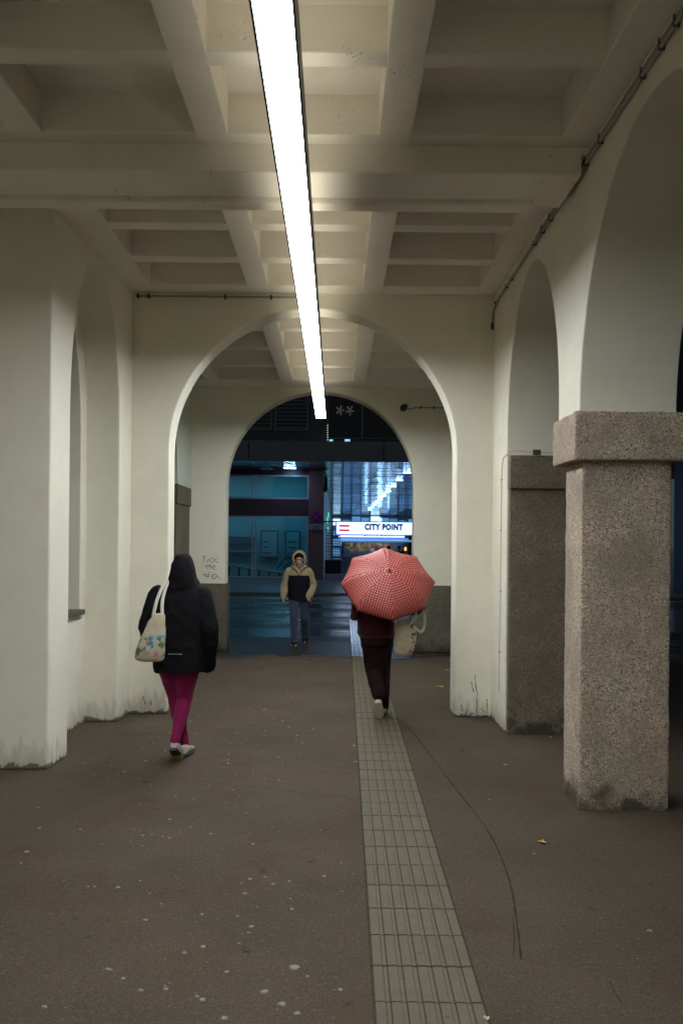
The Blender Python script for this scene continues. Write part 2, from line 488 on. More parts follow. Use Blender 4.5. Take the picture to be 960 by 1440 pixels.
# ------------------------------------------------------------------ mesh helpers
class MB:
    def __init__(s):
        s.v = []; s.f = []; s.m = []
    def add(s, vs, fs, mi=0):
        o = len(s.v)
        s.v += [tuple(v) for v in vs]
        s.f += [tuple(i + o for i in f) for f in fs]
        s.m += [mi] * len(fs)
        return s
    def box(s, x0, x1, y0, y1, z0, z1, mi=0):
        vs = [(x, y, z) for z in (z0, z1) for y in (y0, y1) for x in (x0, x1)]
        return s.add(vs, [(0, 2, 3, 1), (4, 5, 7, 6), (0, 1, 5, 4), (1, 3, 7, 5), (3, 2, 6, 7), (2, 0, 4, 6)], mi)
    def prism(s, pts, axis, a0, a1, mi=0):
        """2D outline extruded along an axis: 'x' -> pts are (y,z), 'y' -> (x,z), 'z' -> (x,y)"""
        def P(p, a):
            return {'x': (a, p[0], p[1]), 'y': (p[0], a, p[1]), 'z': (p[0], p[1], a)}[axis]
        n = len(pts)
        vs = [P(p, a0) for p in pts] + [P(p, a1) for p in pts]
        fs = [tuple(range(n)), tuple(range(2 * n - 1, n - 1, -1))]
        fs += [(i, i + n, (i + 1) % n + n, (i + 1) % n) for i in range(n)]
        return s.add(vs, fs, mi)
    def loft(s, rings, cap=True, mi=0):
        n = len(rings[0])
        vs = [p for r in rings for p in r]
        fs = []
        for k in range(len(rings) - 1):
            for i in range(n):
                fs.append((k * n + i, k * n + (i + 1) % n, (k + 1) * n + (i + 1) % n, (k + 1) * n + i))
        if cap:
            fs.append(tuple(reversed(range(n))))
            fs.append(tuple(range((len(rings) - 1) * n, len(rings) * n)))
        return s.add(vs, fs, mi)
    def limb(s, pts, rad, seg=12, mi=0, squash=None, ends=True):
        """tapered tube with rounded ends; squash=(vector, factor) flattens it along a direction"""
        pts = [Vector(p) for p in pts]
        if isinstance(rad, (int, float)):
            rad = [rad] * len(pts)
        P, Q = [], []
        if ends:
            d = (pts[0] - pts[1]).normalized()
            for a in (90, 60, 30):
                if a == 90:
                    P.append(pts[0] + d * rad[0] * 0.97); Q.append(rad[0] * 0.18)
                else:
                    P.append(pts[0] + d * rad[0] * math.sin(R(a))); Q.append(rad[0] * math.cos(R(a)))
        P += pts; Q += list(rad)
        if ends:
            d = (pts[-1] - pts[-2]).normalized()
            for a in (30, 60, 90):
                if a == 90:
                    P.append(pts[-1] + d * rad[-1] * 0.97); Q.append(rad[-1] * 0.18)
                else:
                    P.append(pts[-1] + d * rad[-1] * math.sin(R(a))); Q.append(rad[-1] * math.cos(R(a)))
        rings = []
        u = None
        for i, p in enumerate(P):
            t = (P[min(i + 1, len(P) - 1)] - P[max(i - 1, 0)]).normalized()
            if u is None:
                u = t.orthogonal().normalized()
            else:
                u = (u - t * u.dot(t)).normalized()
            w = t.cross(u)
            ring = []
            for k in range(seg):
                a = 2 * math.pi * k / seg
                o = (u * math.cos(a) + w * math.sin(a)) * Q[i]
                if squash is not None:
                    sv = Vector(squash[0]).normalized()
                    o -= sv * o.dot(sv) * (1 - squash[1])
                ring.append(p + o)
            rings.append(ring)
        return s.loft(rings, True, mi)
    def ellipsoid(s, c, r, seg=14, rings=9, mi=0):
        c = Vector(c)
        R_ = []
        for k in range(rings):
            a = math.pi * (k + 0.5) / rings - math.pi / 2
            R_.append([c + Vector((r[0] * math.cos(a) * math.cos(t), r[1] * math.cos(a) * math.sin(t), r[2] * math.sin(a)))
                       for t in [2 * math.pi * j / seg for j in range(seg)]])
        return s.loft(R_, True, mi)
    def zloft(s, secs, seg=24, power=2.4, mi=0):
        """sections (z, cx, cy, rx, ry)"""
        R_ = []
        for (z, cx, cy, rx, ry) in secs:
            ring = []
            for j in range(seg):
                t = 2 * math.pi * j / seg
                c_, s_ = math.cos(t), math.sin(t)
                ring.append(Vector((cx + rx * math.copysign(abs(c_) ** (2 / power), c_), cy + ry * math.copysign(abs(s_) ** (2 / power), s_), z)))
            R_.append(ring)
        return s.loft(R_, True, mi)
    def mesh(s, name, off=(0, 0, 0)):
        me = bpy.data.meshes.new(name)
        o = Vector(off)
        me.from_pydata([Vector(v) - o for v in s.v], [], s.f)
        me.polygons.foreach_set('material_index', s.m)
        bm = bmesh.new()
        bm.from_mesh(me)
        bmesh.ops.recalc_face_normals(bm, faces=bm.faces)
        bm.to_mesh(me)
        bm.free()
        me.update()
        return me

def wloc(o):
    v = Vector((0, 0, 0))
    while o is not None:
        v += o.location
        o = o.parent
    return v

def tag(o, label=None, cat=None, group=None, kind=None):
    if label: o['label'] = label
    if cat: o['category'] = cat
    if group: o['group'] = group
    if kind: o['kind'] = kind
    return o

def obj(name, mb, mats, parent=None, at=(0, 0, 0), smooth=False, bevel=0.0, bseg=2, **tags):
    """mesh object from geometry given in world coordinates"""
    if not isinstance(mats, (list, tuple)):
        mats = [mats]
    base = wloc(parent) if parent is not None else Vector(at)
    me = mb.mesh(name, base) if isinstance(mb, MB) else mb
    o = bpy.data.objects.new(name, me)
    for mm in mats:
        me.materials.append(M[mm] if isinstance(mm, str) else mm)
    if parent is not None:
        o.parent = parent
    else:
        o.location = base
    if smooth:
        for p in me.polygons:
            p.use_smooth = True
    if bevel:
        b = o.modifiers.new('bevel', 'BEVEL')
        b.width = bevel
        b.segments = bseg
        b.limit_method = 'ANGLE'
        b.angle_limit = R(50)
    COL.objects.link(o)
    tag(o, **tags)
    return o

def thing(name, loc, label, cat, group=None, kind=None):
    o = bpy.data.objects.new(name, None)
    o.empty_display_size = 0.2
    o.location = loc
    COL.objects.link(o)
    return tag(o, label, cat, group, kind)

def structure(name, mb, mats, at=(0, 0, 0), **kw):
    o = obj(name, mb, mats, at=at, **kw)
    o['kind'] = 'structure'
    return o

def arc(cx, zs, a, b, n=40, rev=False):
    pts = [(cx - a * math.cos(math.pi * k / n), zs + b * math.sin(math.pi * k / n)) for k in range(n + 1)]
    return pts[::-1] if rev else pts

def fuse(mb, name, voxel, smooth=4, fold=0.0, fscale=9.0, off=(0, 0, 0)):
    """one continuous skin round all volumes in mb"""
    me = mb.mesh(name)
    t = bpy.data.objects.new('tmp', me)
    COL.objects.link(t)
    r = t.modifiers.new('r', 'REMESH')
    r.mode = 'VOXEL'
    r.voxel_size = voxel
    if smooth:
        s = t.modifiers.new('s', 'SMOOTH')
        s.factor = 0.5
        s.iterations = smooth
    dg = bpy.context.evaluated_depsgraph_get()
    out = bpy.data.meshes.new_from_object(t.evaluated_get(dg))
    bpy.data.objects.remove(t)
    bpy.data.meshes.remove(me)
    out.name = name
    o = Vector(off)
    nrm = [v.normal.copy() for v in out.vertices]
    for v, n in zip(out.vertices, nrm):
        if fold:
            q = Vector((v.co.x, v.co.y, v.co.z * 0.8)) * fscale
            d = mnoise.noise(q + Vector((3.1, 7.7, 1.3)) + mnoise.noise_vector(q * 0.6) * 0.9)
            d = -abs(d) * 1.3 + 0.35 + 0.35 * mnoise.noise(q * 2.3)
            v.co += n * d * fold
        v.co -= o
    for p in out.polygons:
        p.use_smooth = True
    out.materials.clear()
    out.update()
    return out

def text_mesh(body, size, depth, sx=1.0, bold=0.0, shear=0.0, spacing=1.0):
    cu = bpy.data.curves.new('txt', 'FONT')
    cu.body = body
    cu.size = size
    cu.extrude = depth
    cu.offset = bold
    cu.shear = shear
    cu.space_character = spacing
    cu.align_x = 'LEFT'
    cu.resolution_u = 3
    t = bpy.data.objects.new('tmp', cu)
    COL.objects.link(t)
    dg = bpy.context.evaluated_depsgraph_get()
    dg.update()
    me = bpy.data.meshes.new_from_object(t.evaluated_get(dg))
    bpy.data.objects.remove(t)
    for v in me.vertices:
        x, y, z = v.co
        v.co = (x * sx, -z, y)          # stand the letters up facing -Y
    me.materials.clear()
    return me

# ================================================================== THE PLACE
# ------------------------------------------------------------------ ground
road = structure('road', MB().box(-400, 400, -200, 700, -0.6, -0.05), 'road')
floor = structure('floor', MB().box(-5.2, 2.9, -4.4, 17.1, -0.3, 0.0), 'asphalt', bevel=0.02)
side_pave = structure('side_pavement', MB().box(2.904, 5.6, -30, 17.1, -0.3, -0.004), 'asphalt', bevel=0.02)
far_pave = structure('far_pavement', MB().box(-60, 60, 33.5, 140, -0.4, 0.02), 'paving', bevel=0.03)
# painted line in the road
obj('road_marking', MB().box(-9.0, -2.9, 24.2, 24.4, -0.06, -0.046), 'ns_white', parent=road)
obj('road_marking', MB().box(-14, 14, 31.6, 31.75, -0.06, -0.046), 'ns_white', parent=road)

# tactile strip : one ribbed tile per row
def tile_mesh(name):
    mb = MB()
    W, L = 0.44, 0.305
    mb.box(-W / 2, W / 2, -L / 2, L / 2, -0.02, 0.003)
    n = 7
    pitch = W / n
    for i in range(n):
        x = -W / 2 + (i + 0.5) * pitch
        a, b_ = 0.0215, 0.0195
        vs = [(x - a, -L / 2 + .002, .003), (x + a, -L / 2 + .002, .003), (x + a, L / 2 - .002, .003), (x - a, L / 2 - .002, .003),
              (x - b_, -L / 2 + .004, .0085), (x + b_, -L / 2 + .004, .0085), (x + b_, L / 2 - .004, .0085), (x - b_, L / 2 - .004, .0085)]
        mb.add(vs, [(4, 5, 6, 7), (0, 1, 5, 4), (1, 2, 6, 5), (2, 3, 7, 6), (3, 0, 4, 7)], 1)
        mb.box(x + 0.0222, x + 0.0370, -L / 2 + .001, L / 2 - .001, 0.0, 0.0062, 1) if i < n - 1 else None
    return mb.mesh(name)
tm = tile_mesh('tactile_tile'); tm.materials.append(M['grime']); tm.materials.append(M['tile'])
tw = tile_mesh('tactile_tile_wet'); tw.materials.append(M['grime']); tw.materials.append(M['tile_wet'])
def tile_row(mesh, y, z, parent):
    o = bpy.data.objects.new('tactile_tile', mesh)
    o.parent = parent
    o.location = (0.38 + 0.0092 * (y - 3.5), y, z + random.uniform(-0.001, 0.001))
    o.rotation_euler = (0, 0, R(-0.5) + random.uniform(-0.003, 0.003))
    COL.objects.link(o)
y = -1.5
while y < 16.9:
    tile_row(tw if y > 14.9 else tm, y, 0.0, floor)
    y += 0.3105
y = 17.5
while y < 25.0:
    tile_row(tw, y, -0.05, road)
    y += 0.3105

# tar seam wandering over the floor, right of the tactile strip
def ribbon(pts, w, z=0.003):
    mb = MB()
    n = len(pts)
    vs = []
    for i, (x, y_) in enumerate(pts):
        a, b_ = pts[max(0, i - 1)], pts[min(n - 1, i + 1)]
        d = Vector((b_[0] - a[0], b_[1] - a[1])).normalized()
        ww = w * random.uniform(0.5, 1.2)
        vs += [(x - d.y * ww, y_ + d.x * ww, z), (x + d.y * ww, y_ - d.x * ww, z)]
    mb.add(vs, [(2 * i, 2 * i + 1, 2 * i + 3, 2 * i + 2) for i in range(n - 1)])
    return mb
def fpt(px, py):
    Y = 1.8 * 1300 / (py - 765 - (px - 472) * 0.0096)
    return ((px - 472) / 1300 * Y, Y)
def smooth_path(P, n=8):
    out = []
    for i in range(len(P) - 1):
        p0, p1, p2, p3 = (Vector(P[max(0, i - 1)]), Vector(P[i]), Vector(P[i + 1]), Vector(P[min(len(P) - 1, i + 2)]))
        for k in range(n):
            t = k / n
            out.append(tuple(0.5 * ((2 * p1) + (p2 - p0) * t + (2 * p0 - 5 * p1 + 4 * p2 - p3) * t * t + (3 * p1 - p0 - 3 * p2 + p3) * t ** 3)))
    out.append(tuple(P[-1]))
    return out
seam_px = [(572, 1018), (600, 1052), (630, 1092), (660, 1130), (690, 1170), (708, 1205), (722, 1245), (728, 1275), (733, 1310), (738, 1350)]
obj('tar_seam', ribbon(smooth_path([fpt(*q) for q in seam_px], 6), 0.0052), 'seam', parent=floor)
obj('tar_seam', ribbon(smooth_path([fpt(*q) for q in [(726, 1290), (728, 1320), (727, 1348)]], 6), 0.003), 'seam', parent=floor)
obj('tar_seam', ribbon(smooth_path([fpt(*q) for q in [(862, 1380), (871, 1398), (880, 1412)]], 6), 0.0025), 'seam', parent=floor)
obj('tar_seam', ribbon(smooth_path([fpt(*q) for q in [(250, 1096), (320, 1103), (400, 1112), (505, 1124)]], 6), 0.0035), 'seam', parent=floor)

# trodden chewing gum, flat blobs scattered where people walk
gum = MB()
def blob(x, y_, r, h=0.004):
    n = 9
    top, bot = [], []
    for k in range(n):
        a = 2 * math.pi * k / n
        q = r * random.uniform(0.72, 1.2)
        bot.append((x + q * math.cos(a), y_ + q * math.sin(a), 0.0005))
        top.append((x + 0.7 * q * math.cos(a), y_ + 0.7 * q * math.sin(a), h))
    gum.add(bot + top, [tuple(range(n, 2 * n))] + [(i, (i + 1) % n, n + (i + 1) % n, n + i) for i in range(n)])
known = [(42, 1198, 0.016), (420, 1360, 0.022), (377, 1395, 0.019), (402, 1412, 0.016), (349, 1257, 0.012), (322, 1432, 0.016), (355, 1312, 0.010),
         (204, 1393, 0.011), (239, 1391, 0.011), (69, 1416, 0.012), (484, 1392, 0.013), (128, 1247, 0.009), (138, 1247, 0.009), (265, 1340, 0.011), (424, 1425, 0.015)]
for px, py, r in known:
    x, y_ = fpt(px, py)
    blob(x, y_, r)
for i in range(430):
    x = random.gauss(-0.7, 0.9)
    y_ = random.uniform(2.5, 15.0)
    if x < -2.1 or x > 1.5 or 0.12 < x < 0.72:
        continue
    if x > 0.7 and random.random() < 0.6:
        continue
    blob(x, y_, random.choice((0.005, 0.006, 0.008, 0.010, 0.013)), 0.003)
tag(obj('gum_spots', gum, 'gum'), 'pale trodden chewing gum spots dotted over the asphalt floor', 'gum', None, 'stuff')

# ------------------------------------------------------------------ ceiling
SL, RB = 4.68, 4.42
ceiling = structure('ceiling', MB().box(-5.2, 2.9, -4.4, 15.9, SL, SL + 0.35), 'ceiling')
LONG = [(-4.36, -4.15), (-3.29, -3.08), (-2.115, -1.905), (-0.925, -0.715), (0.25, 0.46), (1.425, 1.637)]
def bay(y0, y1, cross, x_lo, x_hi, wide=None):
    ls = ([wide] if wide else []) + [l for l in LONG if l[0] >= x_lo - 0.01 and l[1] <= x_hi + 0.01]
    for a, b_ in ls:
        obj('ceiling_rib', MB().box(a, b_, y0, y1, RB, SL + 0.02), 'ceiling', parent=ceiling, bevel=0.008)
    edges = [(x_lo - 0.1, ls[0][0])] if ls[0][0] - x_lo > 0.12 else []
    edges += [(ls[i][1], ls[i + 1][0]) for i in range(len(ls) - 1)]
    if x_hi - ls[-1][1] > 0.12:
        edges.append((ls[-1][1], x_hi + 0.1))
    for c0, c1 in cross:
        for a, b_ in edges:
            obj('ceiling_rib', MB().box(a - 0.02, b_ + 0.02, c0, c1, RB + 0.004, SL + 0.02), 'ceiling', parent=ceiling, bevel=0.008)
bay(-4.3, 6.085, [(5.93 - 0.0, 6.085), (4.94, 5.09), (3.95, 4.10), (2.96, 3.11), (1.97, 2.12), (0.98, 1.13), (-0.01, 0.14), (-1.0, -0.85), (-1.99, -1.84), (-2.98, -2.83)], -4.6, 1.637)
bay(6.67, 9.71, [(6.69, 6.82), (7.60, 7.77), (8.49, 8.67), (9.40, 9.71)], -2.0, 1.637, (-2.45, -1.905))
bay(10.04, 15.51, [(10.04, 10.3), (11.28, 11.45), (12.43, 12.6), (13.62, 13.8), (14.85, 15.51)], -2.5, 2.1)
beam = obj('ceiling_beam', MB().box(-4.65, 1.592, 6.08, 6.535, 4.24, SL + 0.02), 'ceiling', parent=ceiling, bevel=0.012)
obj('ceiling_beam', MB().box(-4.65, 1.37, 6.53, 6.69, 4.205, SL + 0.02), 'ceiling', parent=ceiling, bevel=0.01)
obj('ceiling_beam', MB().box(1.372, 1.592, 6.53, 6.69, 4.243, SL + 0.02), 'ceiling', parent=ceiling, bevel=0.01)

obj('ceiling_beam', MB().box(1.588, 1.66, 6.084, 6.686, 4.372, SL + 0.02), 'ceiling', parent=ceiling)

# ------------------------------------------------------------------ right arcade wall
XR = 1.637
arc_w = thing('arcade_wall', (XR, 5, 0), 'cream plastered arcade wall with tall arches carried on granite pillars', 'wall')
SP = 2.70
out = [(-4.3, 0.0), (0.3, 0.0)]
out += arc(1.645, SP, 1.345, 1.5)
out[2:3] = [(0.3, SP)]
out += [(3.57, SP)] + arc(4.915, SP, 1.345, 1.5)[1:] + [(6.84, SP)]
out += arc(7.87, SP + 0.12, 1.03, 1.38)[0:] + [(8.9, 0.0), (10.0, 0.0), (10.0, SL), (-4.3, SL)]
obj('wall', MB().prism(out, 'x', XR, XR + 0.66), 'plaster', parent=arc_w, bevel=0.01)

def pillar(y0, y1, label, group='granite pillars of the arcade', ztop=SP, x0=1.675, x1=2.285, zc=2.385, ov=0.075):
    t = thing('granite_pillar', ((x0 + x1) / 2, (y0 + y1) / 2, 0), label, 'pillar', group)
    def rough_block(a0, a1, b0, b1, c0, c1):
        mb = MB()
        # subdivided faces pushed in and out a little: hammered stone
        bm = bmesh.new()
        bmesh.ops.create_cube(bm, size=1.0)
        bmesh.ops.scale(bm, vec=(a1 - a0, b1 - b0, c1 - c0), verts=bm.verts)
        bmesh.ops.translate(bm, vec=((a0 + a1) / 2, (b0 + b1) / 2, (c0 + c1) / 2), verts=bm.verts)
        bmesh.ops.bevel(bm, geom=bm.edges[:], offset=0.012, segments=2, affect='EDGES', profile=0.6)
        for _ in range(3):
            long_e = [e for e in bm.edges if e.calc_length() > 0.06]
            if long_e:
                bmesh.ops.subdivide_edges(bm, edges=long_e, cuts=2, use_grid_fill=True)
        bm.normal_update()
        for v in bm.verts:
            q = v.co * 9.0
            v.co += v.normal * (0.007 * mnoise.noise(q) + 0.004 * mnoise.noise(q * 3.1))
        me = bpy.data.meshes.new('stone')
        o = Vector(t.location)
        for v in bm.verts:
            v.co -= o
        bm.to_mesh(me)
        bm.free()
        for p in me.polygons:
            p.use_smooth = True
        return me
    obj('shaft', rough_block(x0, x1, y0, y1, -0.02, zc + 0.005), 'granite', parent=t)
    obj('capital', rough_block(x0 - ov, x1 + ov, y0 - 0.09, y1 + 0.09, zc, ztop + 0.012), 'granite', parent=t)
    return t
pillar(6.31, 6.76, 'free standing rough granite pillar with block capital and damp stain at its foot')
pillar(3.05, 3.50, 'rough granite pillar carrying the open end of the arcade wall over bare asphalt')
# respond at the end of the arcade
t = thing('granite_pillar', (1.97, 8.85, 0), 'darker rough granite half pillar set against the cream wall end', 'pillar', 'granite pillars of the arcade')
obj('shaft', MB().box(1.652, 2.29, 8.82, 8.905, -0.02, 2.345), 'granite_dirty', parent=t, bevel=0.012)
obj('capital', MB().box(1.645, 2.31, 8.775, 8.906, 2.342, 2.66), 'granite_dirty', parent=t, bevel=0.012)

# ------------------------------------------------------------------ left wall : pier, blind arch, niche with window
lw = thing('left_wall', (-2.25, 7.3, 0), 'cream plastered wall with projecting pier and tall blind arch holding a window', 'wall')
YAW = 0.0417
def yaw(mb):
    mb.v = [(v[0] + YAW * (v[1] - 7.3), v[1], v[2]) for v in mb.v]
    return mb
o_ = [(7.30, 0.0), (7.75, 0.0)] + arc(8.50, 2.90, 0.75, 1.46) + [(9.25, 0.0), (10.0, 0.0), (10.0, SL), (7.30, SL)]
obj('wall', yaw(MB().prism(o_, 'x', -2.25, -2.60)), 'plaster', parent=lw, bevel=0.012)
# pier return to the left of the arch
obj('pier', MB().box(-4.75, -2.253, 7.286, 7.70, 0.0, SL), 'plaster', parent=lw, bevel=0.012)
# niche back with arched window opening
o2 = [(7.60, 1.10), (7.95, 1.10)] + arc(8.53, 2.85, 0.54, 1.15) + [(9.07, 1.10), (9.5, 1.10), (9.5, SL), (7.60, SL)]
obj('niche_wall', yaw(MB().prism([(q[0], q[1]) for q in o2], 'x', -2.575, -2.85)), 'plaster', parent=lw, bevel=0.01)
obj('niche_wall', yaw(MB().box(-2.85, -2.575, 7.60, 9.5, 0.0, 1.098)), 'plaster', parent=lw)
obj('window_sill', yaw(MB().box(-2.86, -2.53, 7.93, 9.10, 1.085, 1.135)), 'wood_sill', parent=lw, bevel=0.008)
win = obj('window', yaw(MB().box(-2.90, -2.86, 7.8, 9.2, 1.08, 4.0)), 'frame', parent=lw)
obj('pane', yaw(MB().box(-2.857, -2.853, 7.97, 8.50, 1.14, 3.8)), 'dark_glass', parent=win)
obj('pane', yaw(MB().box(-2.857, -2.853, 8.55, 9.06, 1.14, 3.8)), 'dark_glass', parent=win)
tag(obj('side_wall', MB().box(-5.0, -4.6, -4.3, 7.3, 0, SL), 'plaster'), 'plain cream plaster wall closing the wider bay on the window side', 'wall')
tag(obj('end_wall', MB().box(-5.0, 2.9, -4.7, -4.32, 0, SL), 'plaster'), 'plain cream plaster wall closing the passage far behind', 'wall')

# ------------------------------------------------------------------ cross walls with round arches
cw = thing('cross_wall', (-0.25, 9.7, 0), 'cream cross wall with large round arch between the coffered bays', 'wall')
o3 = [(-2.6, 0.0), (-1.755, 0.0)] + arc(-0.25, 2.76, 1.505, 1.505, 56) + [(1.255, 0.0), (2.29, 0.0), (2.29, SL), (-2.6, SL)]
obj('wall', MB().prism(o3, 'y', 9.70, 10.05), 'plaster', parent=cw, bevel=0.014)
sw = thing('street_wall', (-0.27, 15.5, 0), 'cream end wall with round arch opening to the wet street', 'wall')
o4 = [(-4.0, 0.0), (-1.84, 0.0)] + arc(-0.27, 2.78, 1.57, 1.57, 56) + [(1.30, 0.0), (3.4, 0.0), (3.4, SL), (-4.0, SL)]
obj('wall', MB().prism(o4, 'y', 15.50, 15.86), 'plaster', parent=sw, bevel=0.014)
obj('stone_plinth', MB().box(-2.9, -1.815, 15.47, 15.89, 0, 1.12), 'granite_plinth', parent=sw, bevel=0.012)
obj('stone_plinth', MB().box(1.275, 2.6, 15.47, 15.89, 0, 1.12), 'granite_plinth', parent=sw, bevel=0.012)
# street-side parapet over the passage
tag(obj('attic_wall', MB().box(-5.2, 2.9, 15.6, 16.0, SL + 0.352, 9.0), 'plaster'), 'cream upper storey wall above the passage mouth', 'wall')
# bay 3 side walls
bl = thing('rear_arcade_wall', (-2.43, 12.7, 0), 'cream side wall with arch over granite pillar by the scribbled end wall', 'wall')
o5 = [(10.04, 0.0), (10.7, 0.0)] + arc(12.45, 2.7, 1.75, 1.5) + [(14.2, 2.7), (15.52, 2.7), (15.52, SL), (10.04, SL)]
obj('wall', MB().prism(o5, 'x', -2.43, -3.0), 'plaster_green_lit', parent=bl, bevel=0.01)
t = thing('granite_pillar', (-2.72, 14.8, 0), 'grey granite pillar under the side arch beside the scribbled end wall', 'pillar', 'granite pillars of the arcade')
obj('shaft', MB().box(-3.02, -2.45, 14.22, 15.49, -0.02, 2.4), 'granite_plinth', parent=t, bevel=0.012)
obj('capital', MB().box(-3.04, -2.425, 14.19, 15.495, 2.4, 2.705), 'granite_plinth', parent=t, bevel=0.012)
tag(obj('side_wall', MB().box(2.05, 2.4, 10.04, 15.51, 0, SL), 'plaster'), 'cream side wall beside the blue steel cabinet', 'wall')

# ------------------------------------------------------------------ graffiti
def wall_px(px, py, Y):
    return ((px - 472) / 1300 * Y, 1.8 - (py - 765 - (px - 472) * 0.0096) / 1300 * Y)
strokes = [
    [(285.6, 782.2), (290.5, 782.0)], [(286.8, 782), (286.4, 786), (286.5, 791)], [(286.5, 785.4), (288.6, 785.2)],
    [(290.2, 786.6), (291.2, 789.5), (293.0, 789.6), (294.4, 786.0)],
    [(299.4, 784.8), (296.4, 785.6), (295.6, 788.6), (297.8, 790.8), (300.0, 790.4)],
    [(301.6, 784.8), (300.8, 790.4)], [(306.0, 785.2), (301.2, 787.8), (306.8, 791.2)],
    [(288.4, 796.6), (294.0, 795.4)], [(291.6, 793.4), (291.4, 800.2)],
    [(294.8, 793.2), (295.0, 799.4)], [(295.0, 796.6), (297.0, 794.4), (297.6, 799.6)],
    [(299.0, 797.6), (302.6, 797.2), (302.0, 794.6), (299.4, 795.6), (299.2, 799.0), (301.2, 801.0), (303.4, 800.2)],
    [(286.0, 808.0), (289.0, 806.6), (287.4, 809.2), (288.8, 810.4)], [(289.8, 808.0), (290.6, 810.8), (293.4, 810.6)],
    [(294.8, 804.0), (294.0, 811.0), (291.4, 810.0), (291.8, 808.0), (294.0, 807.8)],
    [(299.0, 808.2), (298.4, 811.8), (301.0, 814.0), (304.4, 812.4), (305.0, 809.4), (302.0, 807.6), (298.8, 809.0)],
    [(300.0, 808.8), (299.0, 812.4), (301.4, 813.4)], [(303.4, 811.0), (305.4, 810.0), (310.2, 813.6)]]
g = MB()
for s_ in strokes:
    P = smooth_path([wall_px(a, b_, 15.5) for a, b_ in s_], 4)
    g.limb([(p[0], 15.499, p[1]) for p in P], 0.0048, 5, squash=((0, 1, 0), 0.25))
obj('graffiti', g, 'marker', parent=sw, label='scribbled handwriting in blue marker')

# scratches and drips low on the cross wall
sc_ = MB()
for st_ in ([(672, 982), (672.4, 992), (671.8, 1003)], [(664, 958), (666, 967), (668, 974)], [(669, 950), (671, 968), (674, 980)], [(686, 984), (687, 995), (685, 1003)],
            [(650, 992), (652, 1000)], [(660, 996), (657, 1003)], [(214, 985), (215, 992)], [(203, 980), (207, 990)], [(679, 996), (683, 1002)]):
    P = smooth_path([wall_px(a, b_, 9.7) for a, b_ in st_], 4)
    sc_.limb([(p[0], 9.699, max(0.01, p[1])) for p in P], [random.uniform(0.002, 0.006) for _ in P], 5, squash=((0, 1, 0), 0.3))
obj('scratch_marks', sc_, 'ink', parent=cw, label='dark scratches near the foot of the wall')

# ------------------------------------------------------------------ strip light
sl = thing('strip_light', (-0.26, 9, 3.84), 'continuous glowing white strip lamp hung along the coffered ceiling', 'lamp')
Y0, Y1 = -3.5, 15.0
obj('housing', MB().box(-0.347, -0.335, Y0, Y1, 3.838, 4.0).box(-0.185, -0.173, Y0, Y1, 3.838, 4.0).box(-0.335, -0.185, Y0, Y1, 3.87, 3.915)
    .box(-0.347, -0.173, Y1, Y1 + 0.012, 3.838, 4.0), 'alu', parent=sl)
obj('diffuser', MB().box(-0.334, -0.186, Y0 + 0.002, Y1 - 0.001, 3.842, 3.866), 'strip', parent=sl)
obj('uplight', MB().box(-0.32, -0.20, Y0 + 0.01, Y1 - 0.01, 3.918, 3.928), 'strip_up', parent=sl)
for yy in (-1.2, 1.6, 4.02, 7.68, 10.18, 12.5, 14.9):
    zt = SL + 0.01 if yy not in (4.02, 7.68, 12.5, 14.9, 10.18) else RB + 0.02
    obj('hanger', MB().limb([(-0.26, yy, 3.9), (-0.26, yy, zt)], 0.004, 6, ends=False), 'alu', parent=sl)

# ------------------------------------------------------------------ conduits, camera, cable
cp = thing('conduit', (1.62, 7, 4.3), 'long grey pipe clipped along the top of the arcade wall', 'pipe')
def cz(Y):
    return 4.335 - 0.008 * (Y - 4)
obj('pipe', MB().limb([(1.617, Y, cz(Y)) for Y in (-4.2, 0, 4, 7, 9.3)] + [(1.615, 9.62, 4.24), (1.615, 9.66, 4.10)], 0.012, 8), 'pipe', parent=cp, smooth=True)
obj('pipe', MB().limb([(1.617, Y, cz(Y) + 0.03) for Y in (-4.2, 0, 4, 7, 7.6)], 0.009, 8), 'pipe', parent=cp, smooth=True)
for px in (948, 927, 901, 842, 822, 805, 772, 761, 750, 718, 711, 696):
    Y = 1.637 * 1300 / (px - 472)
    obj('clamp', MB().box(1.604, 1.64, Y - 0.010, Y + 0.010, cz(Y) - 0.016, cz(Y) + (0.045 if Y < 7.6 else 0.02)), 'clamp', parent=cp, bevel=0.004)
obj('end_cap', MB().limb([(1.612, 9.66, 4.12), (1.612, 9.662, 4.07)], 0.018, 8), 'clamp', parent=cp)
c2 = thing('conduit', (-1.2, 9.68, 4.385), 'short grey pipe clipped across the cross wall below the coffers', 'pipe')
obj('pipe', MB().limb([(-2.10, 9.675, 4.375), (-0.6, 9.675, 4.378), (-0.27, 9.675, 4.378), (-0.262, 9.68, 3.93)], 0.011, 8), 'pipe', parent=c2, smooth=True)
for x in (-2.09, -1.98, -1.18, -0.7):
    obj('clamp', MB().box(x - 0.012, x + 0.012, 9.655, 9.702, 4.355, 4.397), 'clamp', parent=c2, bevel=0.003)
cc = thing('security_camera', (1.13, 15.5, 4.08), 'small black security camera on the end wall with its cable run', 'camera')
obj('bracket', MB().box(1.10, 1.16, 15.40, 15.505, 4.10, 4.15), 'black_plastic', parent=cc, bevel=0.006)
obj('housing', MB().limb([(1.13, 15.42, 4.10), (1.10, 15.36, 4.07)], [0.055, 0.06], 14), 'black_plastic', parent=cc, smooth=True)
obj('lens', MB().limb([(1.085, 15.325, 4.05), (1.075, 15.30, 4.042)], [0.035, 0.035], 12), 'dark_glass', parent=cc, smooth=True)
